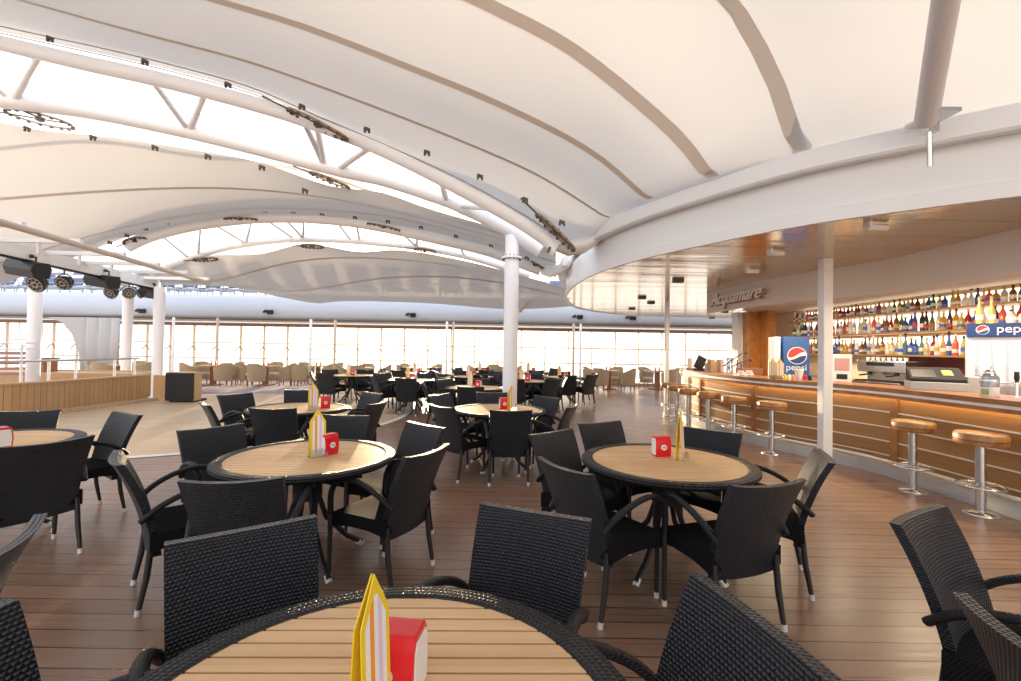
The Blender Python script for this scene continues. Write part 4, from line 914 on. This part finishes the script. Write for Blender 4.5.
def place_table(x, y, label, rz=0):
    o = copy_tree(tb0) if used['t'] else tb0; used['t'] = True
    o.location = (x, y, 0); o.rotation_euler = (0, 0, rz); tag(o, label, 'table', 'round tables'); return o
def place_chair(x, y, fa, label):
    """x, y: centre of the back's top edge; fa: facing angle in degrees"""
    o = copy_tree(ch0) if used['c'] else ch0; used['c'] = True
    a = math.radians(fa); o.location = (x + .36 * math.cos(a), y + .36 * math.sin(a), 0); o.rotation_euler = (0, 0, a - pi / 2)
    return tag(o, label, 'chair', 'black woven armchairs')
kids(tb0); [kids(k) for k in tb0.children]; kids(ch0); [kids(k) for k in ch0.children]
CHT = 'black armchair '
place_table(-.285, .93, 'nearest round table, cut by the bottom edge, slatted wood top in a black woven rim', .02)
place_table(-1.45, 3.30, 'round slatted table left of centre with yellow menu card and red dispenser', -.03)
place_table(1.15, 3.32, 'round slatted table right of centre with the dispenser at its middle', .0)
place_table(-2.68, 5.80, 'round slatted table behind the left-of-centre table, with card and dispenser', .1)
place_table(-.13, 5.98, 'round slatted table just before the large white column', .3)
place_table(-4.12, 3.55, 'round table cut by the left edge, with a red dispenser', .0)
CH = [
 (-.98, 1.71, -55, 'at the far left side of the nearest table, facing the camera'),
 (.12, 1.94, -112, 'at the far right side of the nearest table, facing the camera'),
 (.66, 1.17, -167, 'at the right side of the nearest table, cut by the bottom edge'),
 (-1.36, .97, -8, 'at the left side of the nearest table, cut by the left bottom corner'),
 (1.75, 1.98, -60, 'at the right edge of the view, seen edge-on with its arms reaching right'),
 (1.24, 1.08, -8, 'in the bottom right corner, back tipped with gold glints'),
 (-1.70, 1.60, 208, 'at the left edge with its weave lit bright gold'),
 (-1.39, 2.28, 101, 'with its back to the camera at the near side of the left-of-centre table'),
 (-2.33, 2.68, 42, 'in profile at the near left of the left-of-centre table'),
 (-2.46, 3.75, -37, 'at the far left of the left-of-centre table'),
 (-.72, 4.03, -129, 'at the far right of the left-of-centre table, facing the camera'),
 (-.51, 3.01, 155, 'at the near right of the left-of-centre table with a sunlit seat'),
 (-1.61, 4.51, -93, 'at the far side of the left-of-centre table, facing the camera'),
 (.30, 2.67, 33, 'at the near left of the right-of-centre table, seen from behind'),
 (.33, 3.78, -50, 'at the far left of the right-of-centre table'),
 (.84, 4.32, -63, 'at the far side of the right-of-centre table, left of its dispenser'),
 (1.79, 3.99, -131, 'at the far right of the right-of-centre table, before the bar stools'),
 (2.13, 3.03, 155, 'with sunlit pale inner back, right of the right-of-centre table'),
 (1.38, 2.37, 108, 'at the near side of the right-of-centre table, large back towards the camera'),
 (-4.71, 4.47, -63, 'at the far side of the table cut by the left edge'),
 (-3.65, 4.39, -116, 'at the far right of the table cut by the left edge, facing left'),
 (-3.11, 3.10, 155, 'at the near right of the table cut by the left edge'),
 (-3.48, 5.15, 42, 'at the near left of the table behind the left-of-centre table'),
 (-3.78, 6.23, -25, 'at the left of the table behind the left-of-centre table'),
 (-2.55, 4.88, 97, 'with its back to the camera before the table behind the left-of-centre table'),
 (-3.20, 7.0, -70, 'at the far side of the table behind the left-of-centre table'),
 (-1.99, 6.70, -130, 'at the far right of the table behind the left-of-centre table'),
 (-1.58, 5.55, 168, 'at the near right of the table behind the left-of-centre table, outer back showing'),
 (-.82, 5.30, 42, 'at the near left of the table before the large column'),
 (.02, 5.03, 96, 'with its back straight to the camera before the large white column'),
 (.56, 6.52, -138, 'at the far right of the table before the large column'),
 (.80, 5.52, 158, 'at the near right of the table before the large column'),
 (-.28, 7.05, -82, 'at the far side of the table before the large column'),
 (-1.05, 6.62, -30, 'at the far left of the table before the large column'),
]
for x, y, fa, lb in CH: place_chair(x, y, fa, CHT + lb)
far = [(-.68, 9.15, 'second-row table left of the large column', (200, 265, 90, 140), .15), (.40, 11.3, 'table partly behind the large column', (250, 310, 10, 70, 130, 190), .1),
       (-2.38, 11.1, 'hazy table in the sun glare', (215, 272, 330, 30, 90, 150), 0), (-1.05, 12.7, 'third-row table left of the column', (230, 290, 350, 50, 110, 170), .2),
       (1.55, 13.1, 'rightmost dark table near the open deck', (268, 322, 20, 80, 140, 205), .1), (-4.3, 12.4, 'leftmost far table by the beige chairs', (200, 255, 330, 90, 150), .1),
       (-2.9, 14.3, 'far table behind the sun-glare table', (240, 300, 60, 120, 180), 0), (-.9, 15.2, 'fourth-row table left of the column', (210, 280, 340, 90, 150), 0), (.75, 15.6, 'farthest table right of the column', (220, 275, 330, 40, 140), 0)]
sidew = lambda a: ['right', 'far right', 'far', 'far left', 'left', 'near left', 'near', 'near right'][int(((a % 360) + 22.5) // 45) % 8]
TF = []
for x, y, lb, an, jit in far:
    place_table(x, y, lb[0] .upper() * 0 + 'round ' + lb, jit); TF.append((x, y, lb)); seen = set()
    for a in an:
        aa = math.radians(a + random.uniform(-6, 6)); r = 1.05 + random.uniform(-.05, .08); sd_ = sidew(a)
        while sd_ in seen: sd_ = sd_ + ' corner'
        seen.add(sd_)
        place_chair(x + r * math.cos(aa), y + r * math.sin(aa), math.degrees(aa) + 180 + random.uniform(-9, 9), CHT + 'on the %s side of the %s' % (sd_, lb))

# table-top things
TZ = .7505
o = dispenser('red napkin dispenser with white badge on the nearest table', (-.268, 1.07, TZ), -.12); o.scale = (1, 1, 1)
o = menu_card('large yellow striped menu card in a clear foot on the nearest table', (-.275, .94, TZ), 1.28); o.scale = (.9, .9, .98)
q = at(326.5, 455, z=TZ); dispenser('red napkin dispenser right of the menu card on the left-of-centre table', (q.x, q.y + .03, TZ), 1.1)
q = at(317, 456, z=TZ); menu_card('yellow menu card on the left-of-centre table', (q.x, q.y, TZ), .75)
q = at(663, 457, z=TZ); dispenser('red napkin dispenser with white badge on the right-of-centre table', (q.x, q.y + .04, TZ), .12)
q = at(680, 459, z=TZ); menu_card('yellow menu card beside the dispenser on the right-of-centre table', (q.x, q.y, TZ), 1.0)
q = at(324.5, 408, z=TZ); dispenser('red napkin dispenser on the table behind the left-of-centre table', (q.x, q.y, TZ), .7)
q = at(313, 410, z=TZ); menu_card('yellow menu card on the table behind the left-of-centre table', (q.x, q.y, TZ), .6)
q = at(504, 409, z=TZ); dispenser('red napkin dispenser on the table just before the large column', (q.x, q.y, TZ), .2)
q = at(508, 411, z=TZ); menu_card('small menu card on the table just before the large column', (q.x + .04, q.y - .12, TZ), .9)
q = at(2, 447, z=TZ); dispenser('red napkin dispenser cut by the left edge on the left table', (q.x, q.y, TZ), -.5)
for x, y, lb in TF:
    dispenser('small red napkin dispenser on the ' + lb, (x + .05, y - .05, TZ), random.uniform(-.4, .4)); menu_card('small menu card on the ' + lb, (x - .12, y + .05, TZ), random.uniform(-.5, 1))

# beige wicker groups
def make_tub():
    o = thing('wicker_tub_chair', '', 'chair'); mb = MB(); P = []; Q = []
    n_ = 16
    def ring_(z, k): 
        row = []
        for j in range(n_ + 1):
            a = math.radians(-30 + 240 * j / n_) + pi; row.append((a, j))
        return row
    for i in range(5):
        r1 = []; r2 = []
        for j in range(n_ + 1):
            t = j / n_; a = math.radians(150 + 240 * t) ; side = abs(t - .5) * 2
            h_ = .86 - .22 * max(0, side - .25) / .75; z = .22 + (h_ - .22) * i / 4; R_ = .29 + .03 * i / 4
            r1.append(Vector((R_ * math.cos(a), R_ * math.sin(a) * 1.0, z))); r2.append(Vector(((R_ - .04) * math.cos(a), (R_ - .04) * math.sin(a), z)))
        P.append(r1); Q.append(r2)
    mb.grid(P); mb.grid([r[::-1] for r in Q]); mb.grid([P[-1], Q[-1]], smooth=False); mb.grid([Q[0], P[0]], smooth=False)
    mb.grid([[r[0] for r in P], [r[0] for r in Q]], smooth=False); mb.grid([[r[-1] for r in Q], [r[-1] for r in P]], smooth=False)
    mb.build('shell', 'beige', o)
    MB().lathe([(.26, .36), (.27, .40), (.26, .45), (0, .46)], n=18).build('cushion', 'cush', o); MB().lathe([(.26, .22), (.26, .36)], n=18).build('seat_base', 'beige', o)
    for sx_ in (-.2, .2):
        for sy_ in (-.2, .2): MB().tube([(sx_, sy_, 0), (sx_, sy_, .24)], .02, 6).build('leg', 'doorw', o)
    return o
def make_btable():
    o = thing('square_table', '', 'table'); MB().box((0, 0, .73), (.8, .8, .04)).build('top', 'boxw', o); MB().box((0, 0, .36), (.16, .16, .70)).build('pedestal', 'doorw', o); MB().box((0, 0, .02), (.5, .5, .04)).build('foot', 'doorw', o); return o
tub0 = make_tub(); kids(tub0); bt0 = make_btable(); kids(bt0); first = True
grp = [(-13.9, 16.2, 'behind the stage', 0), (-11.1, 17.0, 'just right of the stage box', .1), (-9.3, 17.3, 'second right of the stage box', 0), (-7.6, 18.0, 'third right of the stage box', .1), (-5.6, 17.2, 'beside the leftmost dark table', 0), (-3.6, 18.2, 'behind the hazy table', 0), (-.6, 18.4, 'behind the large column', 0), (3.9, 18.0, 'right of the dark chairs', .1), (5.9, 18.2, 'behind the slim far post', .2)]
for gi, (x, y, lb, rz) in enumerate(grp):
    b_ = bt0 if gi == 0 else copy_tree(bt0); b_.location = (x, y, 0); b_.rotation_euler = (0, 0, rz); tag(b_, 'small square wooden table among beige chairs, ' + lb, 'table', 'square tables by the windows')
    for k in range(4):
        if x > 5 and k in (2,): continue
        a = rz + k * pi / 2 + pi / 4 * (1 if gi % 2 else 0) + .1; t_ = tub0 if first else copy_tree(tub0); first = False
        t_.location = (x + .78 * math.cos(a), y + .78 * math.sin(a), 0); t_.rotation_euler = (0, 0, a + pi / 2)
        tag(t_, 'beige tub chair, %s side of the square table %s' % (sidew(math.degrees(a)), lb), 'chair', 'beige wicker chairs by the windows')
    for k in range(2):
        o = MB().lathe([(.03, 0), (.03, .1), (.012, .14), (.012, .18)], n=10).build('condiment_bottle', ['doorw', 'red'][k]); o.location = (x - .08 + .16 * k, y, .75); tag(o, '%s condiment bottle on the square table %s' % (['brown', 'red'][k], lb), 'bottle', 'condiments on the square tables')
